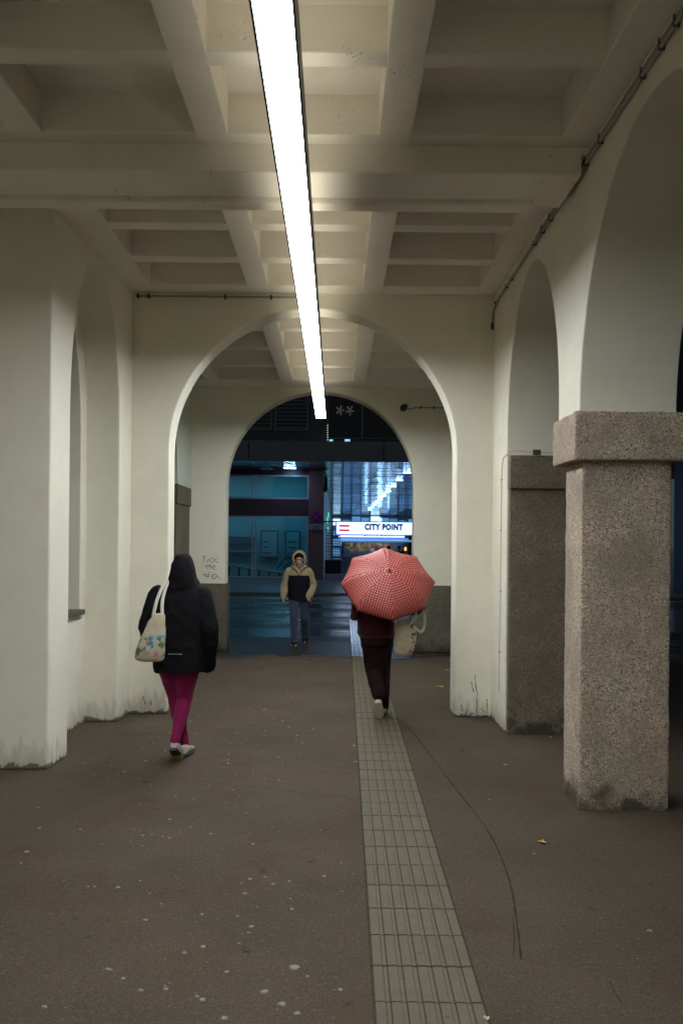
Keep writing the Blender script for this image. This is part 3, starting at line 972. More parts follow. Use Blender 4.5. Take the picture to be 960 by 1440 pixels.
obj('cable', MB().limb([(1.14, 15.47, 4.11), (1.20, 15.49, 4.07), (1.32, 15.49, 4.10), (1.6, 15.488, 4.10), (2.1, 15.488, 4.095)], 0.012, 6), 'pipe', parent=cc, smooth=True)
for x in (1.40, 1.62):
    obj('clamp', MB().box(x - 0.012, x + 0.012, 15.475, 15.502, 4.075, 4.125), 'clamp', parent=cc)
wc = thing('wall_cable', (1.62, 9.2, 2.0), 'thin pale cable tacked down the cream wall beside the half pillar', 'cable')
obj('wire', MB().limb([(2.2, 8.768, 2.69), (1.9, 8.768, 2.685), (1.70, 8.765, 2.70), (1.64, 8.78, 2.69), (1.628, 9.05, 2.66), (1.628, 9.12, 2.55), (1.628, 9.14, 2.0), (1.628, 9.13, 1.3), (1.628, 9.16, 0.7), (1.628, 9.14, 0.35)], 0.0045, 6), 'strap', parent=wc, smooth=True)
for yy, zz in ((9.12, 2.45), (9.14, 1.95), (9.13, 1.35), (9.15, 0.75)):
    obj('clip', MB().box(1.622, 1.64, yy - 0.008, yy + 0.03, zz - 0.006, zz + 0.006), 'pipe', parent=wc)
obj('junction', MB().box(1.86, 1.93, 8.75, 8.78, 2.662, 2.712), 'clamp', parent=wc)

# blue steel cabinet behind the arch
cb = thing('steel_cabinet', (1.72, 11.2, 0), 'dark blue steel cabinet standing just behind the round arch', 'cabinet')
obj('body', MB().box(1.43, 2.04, 11.0, 11.36, 0.05, 1.72), 'steel_blue', parent=cb, bevel=0.012)
obj('base', MB().box(1.45, 2.03, 11.02, 11.35, 0.0, 0.052), 'black', parent=cb)
obj('door', MB().box(1.415, 1.431, 11.03, 11.33, 0.1, 1.66), 'steel_blue', parent=cb, bevel=0.004)
obj('handle', MB().limb([(1.405, 11.08, 0.85), (1.405, 11.08, 1.05)], 0.008, 8), 'pipe', parent=cb)

# ------------------------------------------------------------------ small litter
def leaf(px, py, s, rot, label, mat='leaf'):
    x, y_ = fpt(px, py)
    prof = [(0, -1), (0.18, -0.55), (0.55, -0.5), (0.42, -0.1), (0.8, 0.25), (0.35, 0.3), (0.2, 0.6), (0, 1), (-0.2, 0.6), (-0.35, 0.3), (-0.8, 0.25), (-0.42, -0.1), (-0.55, -0.5), (-0.18, -0.55)]
    mb = MB()
    vs = []
    for a, b_ in prof:
        xa, ya = a * s, b_ * s
        vs.append((x + xa * math.cos(rot) - ya * math.sin(rot), y_ + xa * math.sin(rot) + ya * math.cos(rot), 0.008 + 0.35 * s * (a * a) + random.uniform(0, 0.006)))
    vs.append((x, y_, 0.006))
    n = len(prof)
    mb.add(vs, [(i, (i + 1) % n, n) for i in range(n)])
    o = obj('fallen_leaf' if mat == 'leaf' else 'paper_scrap', mb, mat, at=(x, y_, 0))
    so = o.modifiers.new('s', 'SOLIDIFY'); so.thickness = 0.002
    return tag(o, label, 'leaf' if mat == 'leaf' else 'litter', 'fallen leaves' if mat == 'leaf' else 'scraps of litter on the floor')
leaf(630, 943, 0.045, 0.4, 'small dull yellow leaf on the floor close to the stone plinth')
leaf(620, 967, 0.055, 1.3, 'bright orange yellow leaf on the floor short of the blue cabinet')
leaf(766, 1186, 0.030, 0.9, 'tiny orange brown leaf on open asphalt beside the granite pillar')
leaf(713, 1077, 0.022, 2.0, 'tiny orange leaf fragment between tactile path and half pillar')
leaf(776, 1038, 0.022, 0.2, 'tiny orange leaf fragment close under the half pillar')
leaf(503, 1073, 0.020, 1.2, 'pale paper scrap lying against the tactile path edge', 'paper')
leaf(500, 1050, 0.018, 0.3, 'smaller pale paper scrap left of the tactile path edge', 'paper')
leaf(690, 1435, 0.016, 0.3, 'little tan paper scrap on the wide edge of the tactile path', 'paper')

# ================================================================== ACROSS THE STREET
YF, YS, ZS = 41.0, 46.0, 5.48
bd = thing('office_building', (-8, YF, 0), 'dark office building with red granite shopfront and metal soffit across the street', 'building')
obj('upper_wall', MB().box(-32, 32, YF + 1.2, YF + 20, 6.3, 26), 'upper', parent=bd)
for i in range(-5, 6):
    x0 = 2.08 + 5.98 * (i - 1)
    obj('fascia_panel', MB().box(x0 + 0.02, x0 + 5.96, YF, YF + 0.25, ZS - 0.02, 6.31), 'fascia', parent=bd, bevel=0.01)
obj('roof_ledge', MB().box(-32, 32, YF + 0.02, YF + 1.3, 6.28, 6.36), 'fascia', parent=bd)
sof = obj('soffit', MB().box(-32, 14.5, YF + 0.26, 130, ZS + 0.03, ZS + 0.15), 'upper', parent=bd)
pm = MB().box(-1.285, 1.285, -0.64, 0.64, 0.0, 0.018).mesh('soffit_panel')
pm.materials.append(M['soffit'])
rp_ = random.Random(11)
for c_ in range(-3, 4):
    for r_ in range(4 if c_ < 0 else 59):
        if c_ >= 3 and r_ > 40:
            continue
        o = bpy.data.objects.new('soffit_panel', pm)
        o.parent = sof
        o.location = Vector((0.72 + 2.6 * c_, YF + 0.92 + 1.3 * r_, ZS + 0.004)) - wloc(sof)
        o.rotation_euler = (rp_.gauss(0, R(0.35)), rp_.gauss(0, R(0.3)), 0)
        COL.objects.link(o)
# upper windows, each with louvre slats
def louvre(x0, x1, z0, z1):
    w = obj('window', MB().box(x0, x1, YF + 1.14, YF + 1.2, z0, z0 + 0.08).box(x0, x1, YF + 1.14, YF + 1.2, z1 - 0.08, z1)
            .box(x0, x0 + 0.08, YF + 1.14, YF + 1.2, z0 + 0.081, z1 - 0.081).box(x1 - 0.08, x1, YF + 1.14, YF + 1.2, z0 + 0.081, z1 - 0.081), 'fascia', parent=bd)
    n = 9
    for k in range(n):
        zz = z0 + 0.12 + (z1 - z0 - 0.24) * k / (n - 1)
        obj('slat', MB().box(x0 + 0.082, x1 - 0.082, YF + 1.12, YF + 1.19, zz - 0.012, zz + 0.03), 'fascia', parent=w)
for x0 in (-14.8, -13.1, -11.2, -9.5, -7.6, -5.9, -4.5, -2.85):
    louvre(x0, x0 + 1.55, 6.95, 8.6)
    louvre(x0, x0 + 1.55, 10.2, 11.8)
for x0 in (-0.4, 1.2, 2.8, 4.4, 6.0):
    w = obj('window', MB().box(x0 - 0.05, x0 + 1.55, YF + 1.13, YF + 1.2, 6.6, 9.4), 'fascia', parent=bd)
    obj('pane', MB().box(x0, x0 + 1.5, YF + 1.10, YF + 1.128, 6.66, 9.34), 'dark_glass', parent=w)
# shopfront
obj('column', MB().box(-1.36, -0.60, YS - 0.25, YS + 0.5, 0.02, ZS), 'red_granite', parent=bd, bevel=0.01)
obj('spandrel', MB().box(-20, -1.362, YS, YS + 0.3, 3.16, 4.0), 'spandrel', parent=bd)
obj('spandrel', MB().box(-20, -1.362, YS, YS + 0.3, 5.2, ZS), 'spandrel', parent=bd)
wins = [(-12.4, -8.2), (-8.1, -4.12), (-4.04, -1.37)]
for (a, b_) in wins:
    for (z0, z1) in ((0.06, 3.16), (4.0, 5.2)):
        f = 0.07
        w = obj('window', MB().box(a, b_, YS - 0.03, YS + 0.06, z0, z0 + f * 1.4).box(a, b_, YS - 0.03, YS + 0.06, z1 - f, z1)
                .box(a, a + f, YS - 0.03, YS + 0.06, z0 + f * 1.4 + .001, z1 - f - .001).box(b_ - f, b_, YS - 0.03, YS + 0.06, z0 + f * 1.4 + .001, z1 - f - .001), 'frame', parent=bd)
        obj('pane', MB().box(a + f, b_ - f, YS, YS + 0.012, z0 + f, z1 - f), 'glass', parent=w)
# shop interior
obj('shop_wall', MB().box(-20, -0.9, 50.0, 50.2, 0.02, ZS), 'interior', parent=bd)
obj('shop_wall', MB().box(-0.95, -0.75, YS + 0.51, 50.2, 0.02, ZS), 'interior', parent=bd)
obj('shop_wall', MB().box(-20.2, -20.0, YS, 50.2, 0.02, ZS), 'interior', parent=bd)
obj('shop_floor', MB().box(-20, -0.95, YS + 0.07, 50, 0.021, 0.05), 'interior_dark', parent=bd)
for x0 in (-15, -11, -7, -3):
    obj('shop_lamp', MB().box(x0 - 1.2, x0 + 1.2, 47.6, 48.2, ZS - 0.1, ZS - 0.03), 'shop_lamp', parent=bd)
obj('shop_shelf', MB().box(-9.5, -4.4, 49.8, 50.0, 1.75, 2.15), 'interior_dark', parent=bd)
obj('shop_shelf', MB().box(-9.5, -4.4, 49.75, 50.0, 1.25, 1.32), 'interior_dark', parent=bd)
for (a, b_) in ((-4.05, -3.1), (-2.72, -1.92)):
    c_ = obj('display_case', MB().box(a, b_, 49.82, 50.0, 1.02, 2.5), 'interior_dark', parent=bd)
    obj('case_panel', MB().box(a + 0.07, b_ - 0.07, 49.80, 49.822, 1.1, 2.42), 'interior', parent=c_)
    for q in range(3):
        obj('case_item', MB().box(a + 0.15, a + 0.15 + random.uniform(0.2, 0.5), 49.78, 49.80, 1.25 + 0.3 * q, 1.33 + 0.3 * q), 'interior_dark', parent=c_)
for (lx, ly) in ((-2.75, 0), (-2.35, 0)):
    obj('folded_frame', MB().limb([(lx - 0.35, 48.8, 0.5), (lx + 0.25, 48.9, 1.2), (lx + 0.55, 49.0, 0.55)], 0.05, 6), 'interior_dark', parent=bd)
def rz(x):
    return 0.72 - 0.55 * (x + 6.0) / 4.2
obj('handrail', MB().limb([(-9.0, 47.6, 0.95), (-6.0, 47.6, rz(-6.0)), (-2.0, 47.6, rz(-2.0))], 0.055, 8), 'yellow', parent=bd)
for k in range(13):
    x = -8.6 + k * 0.52
    obj('rail_post', MB().box(x - 0.05, x + 0.05, 47.55, 47.65, 0.05, max(0.12, rz(x) if x > -6 else 0.85) - 0.04), 'black', parent=bd)
# soffit lamps
def downlight(x, y_, z=ZS, w=0.55, d=0.42, m='cool_lamp'):
    f = obj('downlight', MB().box(x - w / 2 - 0.05, x + w / 2 + 0.05, y_ - d / 2 - 0.05, y_ + d / 2 + 0.05, z - 0.03, z + 0.01), 'frame', parent=bd)
    obj('lens', MB().box(x - w / 2, x + w / 2, y_ - d / 2, y_ + d / 2, z - 0.045, z - 0.031), m, parent=f)
for x in (-14.0, -8.0, -2.25):
    downlight(x, 44.6)
for k in range(10):
    downlight(3.55, 46.7 + 5.6 * k, w=0.36, d=0.30)
    downlight(9.6, 44.5 + 5.6 * k, w=0.36, d=0.30)
# mall passage beyond
obj('passage_floor', MB().box(-0.55, 13.95, 50, 118, 0.021, 0.05), 'pale_floor', parent=bd)
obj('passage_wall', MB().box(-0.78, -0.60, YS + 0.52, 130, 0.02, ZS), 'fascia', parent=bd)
obj('passage_wall', MB().box(14.0, 14.4, YS, 130, 0.02, ZS), 'kiosk', parent=bd)
obj('passage_wall', MB().box(-0.6, 14.0, 118, 118.4, 0.02, ZS), 'kiosk', parent=bd)
M['lit_dim'] = emit('dim_added_glow', (0.12, 0.36, 0.80), 0.4)  # glowing end-wall panels, added for the metal ceiling to reflect
M['lit_mid'] = emit('blue_added_glow', (0.16, 0.44, 0.95), 0.55)
M['lit_bright'] = emit('bright_added_glow', (0.45, 0.74, 1.0), 2.0)
rs_ = random.Random(3)
for i in range(12):
    for j in range(4):
        x0, z0 = -0.4 + i * 1.2, 0.3 + j * 1.3
        obj('lit_panel', MB().box(x0 + 0.05, x0 + rs_.uniform(0.85, 1.18), 117.9, 117.98, z0, z0 + rs_.uniform(0.7, 1.15)),
            rs_.choice(('lit_dim', 'lit_mid', 'lit_mid', 'lit_mid', 'lit_mid', 'lit_bright')), parent=bd)
def tube(x, y_, z0, z1, w=0.35, m='white_lamp'):
    obj('lit_panel', MB().box(x - w / 2, x + w / 2, y_, y_ + 0.1, z0, z1), m, parent=bd)
tube(4.75, 101, 0.6, 4.7, 0.45)
tube(3.1, 96, 1.2, 4.0, 0.3)
tube(6.1, 108, 1.2, 4.4, 0.25)
tube(8.6, 88, 0.8, 4.6, 0.7)
tube(12.4, 80, 0.8, 4.6, 1.0)
for yy in (60, 72, 84):
    obj('lit_panel', MB().box(13.9, 13.995, yy, yy + 7, 0.8, 3.4), 'white_lamp', parent=bd)
for yy, zz in ((62, 3.2), (66, 2.6), (70, 3.8)):
    obj('lit_panel', MB().box(-0.598, -0.55, yy, yy + 0.6, zz, zz + 0.4), 'green_led', parent=bd)
hl = thing('hanging_speaker', (-0.55, 45.2, 4.7), 'slim black cylinder hanging under the passage ceiling', 'speaker')
obj('stem', MB().limb([(-0.55, 45.2, 5.5), (-0.55, 45.2, 5.0)], 0.03, 8, ends=False), 'black', parent=hl)
obj('body', MB().limb([(-0.55, 45.2, 5.0), (-0.55, 45.2, 4.45)], [0.11, 0.13], 14), 'black', parent=hl, smooth=True)
obj('bracket', MB().box(-0.72, -0.38, 45.15, 45.25, 5.42, 5.47), 'black', parent=hl)

# no-stopping sign with supplementary plate on the red column
def disc(cx, cz_, r, y0, y1, n=36):
    return MB().prism([(cx + r * math.cos(2 * math.pi * k / n), cz_ + r * math.sin(2 * math.pi * k / n)) for k in range(n)], 'y', y0, y1)
ns = thing('traffic_sign', (-0.96, 45.7, 2.7), 'round blue and red no stopping sign with small plate on the red column', 'sign')
nx, nz = -0.98, 3.12
obj('disc', disc(nx, nz, 0.30, 45.66, 45.70), 'ns_red', parent=ns)
obj('field', disc(nx, nz, 0.24, 45.645, 45.659), 'ns_blue', parent=ns)
for sgn in (-1, 1):
    a = 0.17; w_ = 0.028
    obj('bar', MB().prism([(nx - a - w_, nz - sgn * (a - w_)), (nx - a + w_, nz - sgn * (a + w_)), (nx + a + w_, nz + sgn * (a - w_)), (nx + a - w_, nz + sgn * (a + w_))], 'y', 45.63 + 0.004 * sgn, 45.644), 'ns_red', parent=ns)
obj('plate', MB().box(nx - 0.33, nx + 0.33, 45.67, 45.70, 2.51, 2.77), 'ns_white', parent=ns, bevel=0.008)
for zz, a in ((2.70, 0.26), (2.63, 0.28), (2.57, 0.2)):
    for q in range(5):
        x0 = nx - a + q * (2 * a / 5)
        obj('letter_line', MB().box(x0, x0 + 2 * a / 5 - 0.025, 45.662, 45.669, zz - 0.018, zz + 0.018), 'ink', parent=ns)
obj('bracket', MB().box(nx - 0.04, nx + 0.04, 45.69, 45.76, 2.6, 3.3), 'pipe', parent=ns)

# lit CITY POINT sign
SY = 44.0
sg = thing('lit_sign', (1.83, SY, 2.3), 'long lit white sign with blue CITY POINT letters and two red bars', 'sign')
sx0, sx1, sz0, sz1 = -0.02, 3.66, 2.22, 2.90
obj('box', MB().box(sx0, sx1, SY, SY + 0.28, sz0, sz1), 'sign_edge', parent=sg, bevel=0.01)
obj('face', MB().box(sx0 + 0.05, sx1 - 0.05, SY - 0.02, SY - 0.001, sz0 + 0.05, sz1 - 0.05), 'sign_face', parent=sg)
def put_text(body, x, z, width, height, mat, parent, yy, **kw):
    me = text_mesh(body, 1.0, 0.004, **kw)
    xs = [v.co.x for v in me.vertices]; zs = [v.co.z for v in me.vertices]
    fx = width / (max(xs) - min(xs)); fz = height / (max(zs) - min(zs))
    x_, z_ = min(xs), min(zs)
    base = wloc(parent)
    for v in me.vertices:
        v.co = Vector(((v.co.x - x_) * fx + x, v.co.y + yy, (v.co.z - z_) * fz + z)) - base
    me.name = 'lettering'
    return obj('lettering', me, mat, parent=parent)
put_text('CITY POINT', 1.36, 2.47, 1.82, 0.32, 'sign_blue', sg, SY - 0.025, bold=0.075, spacing=1.15)
put_text('RESTAURANT & PIZZERIA', 0.72, 2.335, 2.4, 0.085, 'sign_pale', sg, SY - 0.025, spacing=1.25)
put_text('Zipfer', 3.22, 2.45, 0.32, 0.12, 'sign_sky', sg, SY - 0.025, shear=0.25)
for zz in (2.41, 2.62):
    obj('red_bar', MB().box(0.16, 0.64, SY - 0.03, SY - 0.0205, zz, zz + 0.095), 'sign_red', parent=sg)
for xx in (0.3, 3.3):
    obj('hanger', MB().limb([(xx, SY + 0.15, 2.88), (xx, SY + 0.15, ZS + 0.01)], 0.02, 6, ends=False), 'pipe', parent=sg)
obj('arm', MB().limb([(-0.62, SY + 0.2, 2.87), (0.2, SY + 0.2, 2.87)], 0.03, 6), 'black', parent=sg)
s2 = thing('lit_sign', (1.7, 47.4, 2.1), 'lower lit sign over the kiosk counter, mostly hidden behind the CITY POINT sign', 'sign')
obj('box', MB().box(0.1, 3.55, 47.3, 47.5, 2.12, 2.65), 'sign_edge', parent=s2)
obj('face', MB().box(0.15, 3.5, 47.28, 47.299, 2.16, 2.6), 'sign_face', parent=s2)
put_text('CITY POINT', 1.35, 2.22, 1.6, 0.3, 'sign_blue', s2, 47.275, bold=0.02)

# kiosk
kk = thing('kiosk', (2.0, 48.2, 0), 'food kiosk with blue lit awning and picture menu under the lit signs', 'kiosk')
obj('counter', MB().box(0.35, 4.4, 47.6, 48.6, 0.02, 1.15), 'kiosk', parent=kk, bevel=0.02)
obj('counter_top', MB().box(0.3, 4.45, 47.5, 48.65, 1.151, 1.2), 'frame', parent=kk)
obj('awning', MB().prism([(47.0, 1.98), (47.45, 2.13), (47.45, 2.09), (47.02, 1.93)], 'x', 0.1, 3.9), 'awning', parent=kk)
obj('menu_board', MB().box(0.42, 3.5, 48.9, 49.0, 1.25, 1.95), 'kiosk', parent=kk)
for k in range(6):
    obj('menu_photo', MB().box(0.5 + k * 0.42, 0.88 + k * 0.42, 48.87, 48.898, 1.42, 1.86), 'food', parent=kk)
obj('back_wall', MB().box(0.3, 4.5, 49.2, 49.4, 0.02, 2.9), 'kiosk', parent=kk)
obj('side_wall', MB().box(3.7, 4.5, 47.2, 49.19, 0.02, 2.95), 'steel_blue', parent=kk)
obj('lamp', MB().box(0.6, 3.4, 48.3, 48.45, 2.3, 2.36), 'white_lamp', parent=kk)
bn = thing('beacon', (3.52, 46.9, 1.2), 'small orange lamp on a grey stand beside the kiosk', 'lamp')
obj('stand', MB().box(3.44, 3.62, 46.82, 46.98, 0.02, 1.50), 'kiosk', parent=bn, bevel=0.02)
obj('lamp', MB().limb([(3.53, 46.9, 1.51), (3.53, 46.9, 1.62)], 0.06, 10), 'orange', parent=bn)
# folding grille
gr = thing('folding_grille', (-0.1, 46.6, 0), 'dark folding security grille beside the kiosk with solid lower panel', 'gate')
for k in range(9):
    x = -0.5 + k * 0.09
    obj('bar', MB().box(x - 0.014, x + 0.014, 46.58, 46.61, 0.9, 2.55), 'black', parent=gr)
for k in range(12):
    zz = 1.0 + k * 0.135
    obj('bar', MB().box(-0.52, 0.24, 46.611, 46.63, zz - 0.014, zz + 0.014), 'black', parent=gr)
obj('lower_panel', MB().box(-0.55, 0.28, 46.57, 46.64, 0.02, 0.98), 'black', parent=gr)
obj('step', MB().box(-0.55, 0.9, 45.6, 46.56, 0.021, 0.3), 'kiosk', parent=gr)

# lights on the dark upper storey; the stars are glass reflections built as bulbs
for k, (px, py) in enumerate(((476, 577), (490, 577))):
    mb = MB()
    Y = 42.05
    cx, cz_ = wall_px(px, py, Y)
    for a in range(10):
        ang = a * 1.2566; rr = 0.07 + 0.09 * (a // 5)
        x, z = cx + rr * math.cos(ang + k), cz_ + rr * 1.2 * math.sin(ang + k)
        mb.box(x - 0.009, x + 0.009, Y, Y + 0.02, z - 0.012, z + 0.012)
    obj('star_reflection', mb, 'spark', at=(cx, Y, cz_), label=('star of tiny lit dots standing for a reflection beside the strip of bulbs' if k == 0 else 'second star of lit dots standing for a reflection farther from the strip of bulbs'), cat='glint', group='reflected lights on the dark facade')
mb = MB()
cx, cz_ = wall_px(459, 612, 42.05)
for k in range(9):
    mb.box(cx - 0.02, cx + 0.02, 42.05, 42.07, cz_ - 0.45 + k * 0.11, cz_ - 0.41 + k * 0.11)
obj('bulb_chain', mb, 'spark', at=(cx, 42.05, cz_ - 0.45), label='short vertical chain of tiny bulbs on the dark facade', cat='lights')
cx, cz_ = wall_px(487, 619.5, 40.95)
obj('window_sign', MB().box(cx - 0.12, cx + 0.12, 41.15, 41.2, cz_ - 0.08, cz_ + 0.08).box(cx - 0.02, cx + 0.02, 41.16, 41.2, 6.33, cz_ - 0.08), 'cyan_sign', at=(cx, 41.2, 6.36), label='small square blue lit sign on the fascia ledge', cat='sign')
cx, cz_ = wall_px(464, 619.5, 40.95)
obj('window_sign', MB().box(cx - 0.08, cx + 0.08, 41.15, 41.2, cz_ - 0.07, cz_ + 0.07).box(cx - 0.02, cx + 0.02, 41.16, 41.2, 6.33, cz_ - 0.07), 'cyan_sign', at=(cx, 41.2, 6.36), label='dim narrow blue lit sign below the chain of bulbs', cat='sign')

# building down the side street, glimpsed past the pillar
sb = thing('side_building', (20, 44, 0), 'dark apartment house with balconies glimpsed past the granite pillar', 'building')
obj('wall', MB().box(14.6, 34, 34.0, 40.0, 0.0, 22), 'upper', parent=sb)
for fl in range(5):
    z0 = 3.9 + fl * 3.1
    for k in range(4):
        x0 = 14.9 + k * 2.6
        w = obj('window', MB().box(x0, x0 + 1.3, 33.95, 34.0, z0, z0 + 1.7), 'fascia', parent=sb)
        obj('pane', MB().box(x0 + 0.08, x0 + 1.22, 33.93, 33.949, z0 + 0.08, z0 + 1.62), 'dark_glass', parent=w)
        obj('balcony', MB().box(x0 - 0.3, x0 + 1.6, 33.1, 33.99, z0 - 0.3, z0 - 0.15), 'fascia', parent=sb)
        for q in range(8):
            obj('balcony_bar', MB().box(x0 - 0.28 + q * 0.26, x0 - 0.25 + q * 0.26, 33.1, 33.13, z0 - 0.15, z0 + 0.7), 'black', parent=sb)
obj('shop_sign', MB().box(13.0 + 1.7, 17.5, 33.7, 33.99, 2.2, 2.55), 'mint_strip', parent=sb)

# ================================================================== PEOPLE
def shoe(parent, heel, toe, mat, sole, side=(1, 0, 0), h=0.085, w=0.05, name='shoe'):
    """heel, toe: sole ends at ground level of the foot's own plane"""
    H, T = Vector(heel), Vector(toe)
    f = (T - H).normalized()
    s = Vector(side)
    s = (s - f * s.dot(f)).normalized()
    u = s.cross(f)
    if u.z < 0:
        u = -u
    L = (T - H).length
    prof = [(0.0, .34, .72), (0.025, .60, .88), (0.08, .76, 1.0), (0.2, .82, 1.02), (0.36, .86, .92), (0.52, .98, .70), (0.70, 1.05, .58), (0.86, .95, .50), (0.96, .66, .38), (1.0, .35, .26)]
    up, so = MB(), MB()
    ru, rs = [], []
    for t_, ww, hh in prof:
        c = H + f * L * t_
        r1, r2 = [], []
        for k in range(14):
            a = 2 * math.pi * k / 14
            ca, sa = math.cos(a), math.sin(a)
            rx = w * ww * math.copysign(abs(ca) ** 0.75, ca)
            r1.append(c + s * rx + u * (0.018 + (h * hh - 0.018) * (0.5 + 0.5 * math.copysign(abs(sa) ** 0.8, sa))))
            r2.append(c + s * rx * 1.07 + u * (0.012 + 0.012 * math.copysign(abs(sa) ** 0.5, sa)))
        ru.append(r1); rs.append(r2)
    up.loft(ru); so.loft(rs)
    o = obj(name, up, mat, parent=parent, smooth=True)
    sub = o.modifiers.new('s', 'SUBSURF'); sub.levels = 1; sub.render_levels = 1
    if isinstance(sole, tuple):
        so.m = [1 if (q // 14) >= 5 and q < 14 * 9 else 0 for q in range(len(so.f))]
    obj('sole', so, sole, parent=o, smooth=False)
    return o

def hand(mb, wrist, d, side, curl=0.6, thumb_side=1):
    """palm plus five curled fingers; d = along the hand, side = across the palm"""
    W = Vector(wrist); d = Vector(d).normalized(); s = Vector(side); s = (s - d * s.dot(d)).normalized()
    n = d.cross(s)
    mb.limb([W - d * 0.02, W + d * 0.03, W + d * 0.085], [0.027, 0.036, 0.038], 12, squash=(n, 0.5))
    for k, (off, ln) in enumerate(((-0.029, 0.066), (-0.010, 0.076), (0.010, 0.071), (0.028, 0.056))):
        p = W + d * 0.08 + s * off
        pts = [p]
        a = 0.15
        for seg_ in (0.42, 0.32, 0.26):
            a += curl
            p = p + (d * math.cos(a) + n * math.sin(a)) * ln * seg_
            pts.append(p)
        mb.limb(pts, [0.0105, 0.010, 0.009, 0.008], 8)
    p = W + d * 0.03 - s * 0.03 * thumb_side
    mb.limb([p, p + d * 0.03 - s * 0.018 * thumb_side + n * 0.012, p + d * 0.058 - s * 0.016 * thumb_side + n * 0.024], [0.0135, 0.0115, 0.009], 8)

def body_volume(J):
    """a whole clothed-over figure: trunk, neck, head with features, limbs, hands, feet"""
    mb = MB()
    V = {k: Vector(v) for k, v in J.items() if isinstance(v, (tuple, Vector))}
    pc, ch, nk, hd = V['pelvis'], V['chest'], V['neck'], V['head']
    fy = J.get('face', 1)
    mb.zloft([(pc.z - 0.08, pc.x, pc.y, .13, .09), (pc.z, pc.x, pc.y, .155, .105), (pc.z + .13, (pc.x * 2 + ch.x) / 3, (pc.y * 2 + ch.y) / 3, .125, .09),
              (ch.z - .12, ch.x, ch.y, .14, .098), (ch.z, ch.x, ch.y, .15, .105), (ch.z + .11, ch.x, ch.y, .145, .085), (nk.z - .06, nk.x, nk.y, .075, .06), (nk.z, nk.x, nk.y, .055, .055)], 20)
    mb.limb([nk - Vector((0, 0, .03)), hd - Vector((0, 0, .05))], [.054, .052], 12)
    # head: skull, jaw, nose, brow, ears, lips
    mb.ellipsoid(hd + Vector((0, -fy * 0.012, 0.02)), (.076, .094, .098), 18, 12)
    mb.ellipsoid(hd + Vector((0, fy * 0.028, -0.055)), (.056, .062, .065), 16, 10)
    mb.limb([hd + Vector((0, fy * .088, .012)), hd + Vector((0, fy * .108, -.028))], [.009, .015], 8)
    mb.limb([hd + Vector((-.045, fy * .076, .022)), hd + Vector((0, fy * .09, .026)), hd + Vector((.045, fy * .076, .022))], .011, 8)
    mb.limb([hd + Vector((-.022, fy * .084, -.060)), hd + Vector((.022, fy * .084, -.060))], .009, 8)
    for s in (-1, 1):
        mb.ellipsoid(hd + Vector((s * .078, -fy * .005, -.004)), (.011, .02, .033), 10, 7)
    for S, s in (('L', -1), ('R', 1)):
        hip, kn, an, toe = V['hip' + S], V['knee' + S], V['ank' + S], V['toe' + S]
        mb.limb([hip, hip.lerp(kn, .35), kn, kn.lerp(an, .35), an], [.078, .072, .050, .047, .034], 14)
        mb.limb([an, an.lerp(toe, .5) - Vector((0, 0, .03)), toe - Vector((0, 0, .008))], [.032, .024, .016], 10)
        sh, el, wr = V['sh' + S], V['el' + S], V['wr' + S]
        mb.limb([sh, sh.lerp(el, .4), el, el.lerp(wr, .3), wr], [.052, .044, .036, .034, .024], 12)
        d = J.get('hdir' + S) or tuple((wr - el).normalized())
        hand(mb, wr, d, J.get('hside' + S, (0, 1, 0)), J.get('curl', 0.55), J.get('thumb' + S, -fy if True else 1))
    return mb

def shift(J, off):
    o = Vector(off)
    return {k: (tuple(Vector(v) + o) if isinstance(v, tuple) and not k.startswith(('hdir', 'hside')) else v) for k, v in J.items()}

def arm_pts(J, S, grow=0.0):
    V = Vector
    sh, el, wr = V(J['sh' + S]), V(J['el' + S]), V(J['wr' + S])
    return sh, el, wr

def eyes(parent, hd, fy):
    hd = Vector(hd)
    for s in (-1, 1):
        obj('eye', MB().ellipsoid(hd + Vector((s * .031, fy * .083, .004)), (.014, .008, .008), 10, 7), 'black_plastic', parent=parent, smooth=True)

# --- woman in the black hooded jacket
W0 = (-1.29, 7.62, 0.0)
JW = shift(dict(face=1, pelvis=(0.0, 0, .90), chest=(0.01, -.01, 1.22), neck=(0.025, .0, 1.43), head=(0.035, .035, 1.545),
    hipL=(-.085, .01, .88), kneeL=(-.04, .12, .50), ankL=(.035, .19, .10), toeL=(.05, .35, .035),
    hipR=(.085, 0, .88), kneeR=(.05, .07, .50), ankR=(.0, -.10, .19), toeR=(.0, .02, .04),
    shL=(-.165, -.005, 1.37), elL=(-.24, -.05, 1.09), wrL=(-.205, .10, .92), shR=(.19, -.005, 1.365), elR=(.262, -.06, 1.08), wrR=(.245, .04, .865),
    hsideL=(0, 1, 0), hsideR=(0, 1, 0), curl=0.75), W0)
wp = thing('person', W0, 'person in black hooded jacket and magenta leggings walking away with a tote bag', 'person')
obj('body', fuse(body_volume(JW), 'body', .009, 4, off=W0), 'skin', parent=wp)
def J3(J, k): return Vector(J[k])
lg = MB()
pz = J3(JW, 'pelvis')
lg.zloft([(pz.z - .13, pz.x, pz.y, .15, .10), (pz.z - .04, pz.x, pz.y - .01, .178, .125), (pz.z + .06, pz.x, pz.y - .005, .17, .12), (pz.z + .14, pz.x, pz.y, .145, .105)], 22)
for S in 'LR':
    hip, kn, an = J3(JW, 'hip' + S), J3(JW, 'knee' + S), J3(JW, 'ank' + S)
    calf = kn.lerp(an, .3) + Vector((0, -.018, 0))
    lg.limb([hip, hip.lerp(kn, .3), hip.lerp(kn, .7), kn, calf, kn.lerp(an, .7), an + (an - kn).normalized() * .01], [.104, .104, .080, .062, .064, .047, .041], 16)
obj('leggings', fuse(lg, 'leggings', .010, 3, .004, 14, W0), 'magenta', parent=wp)
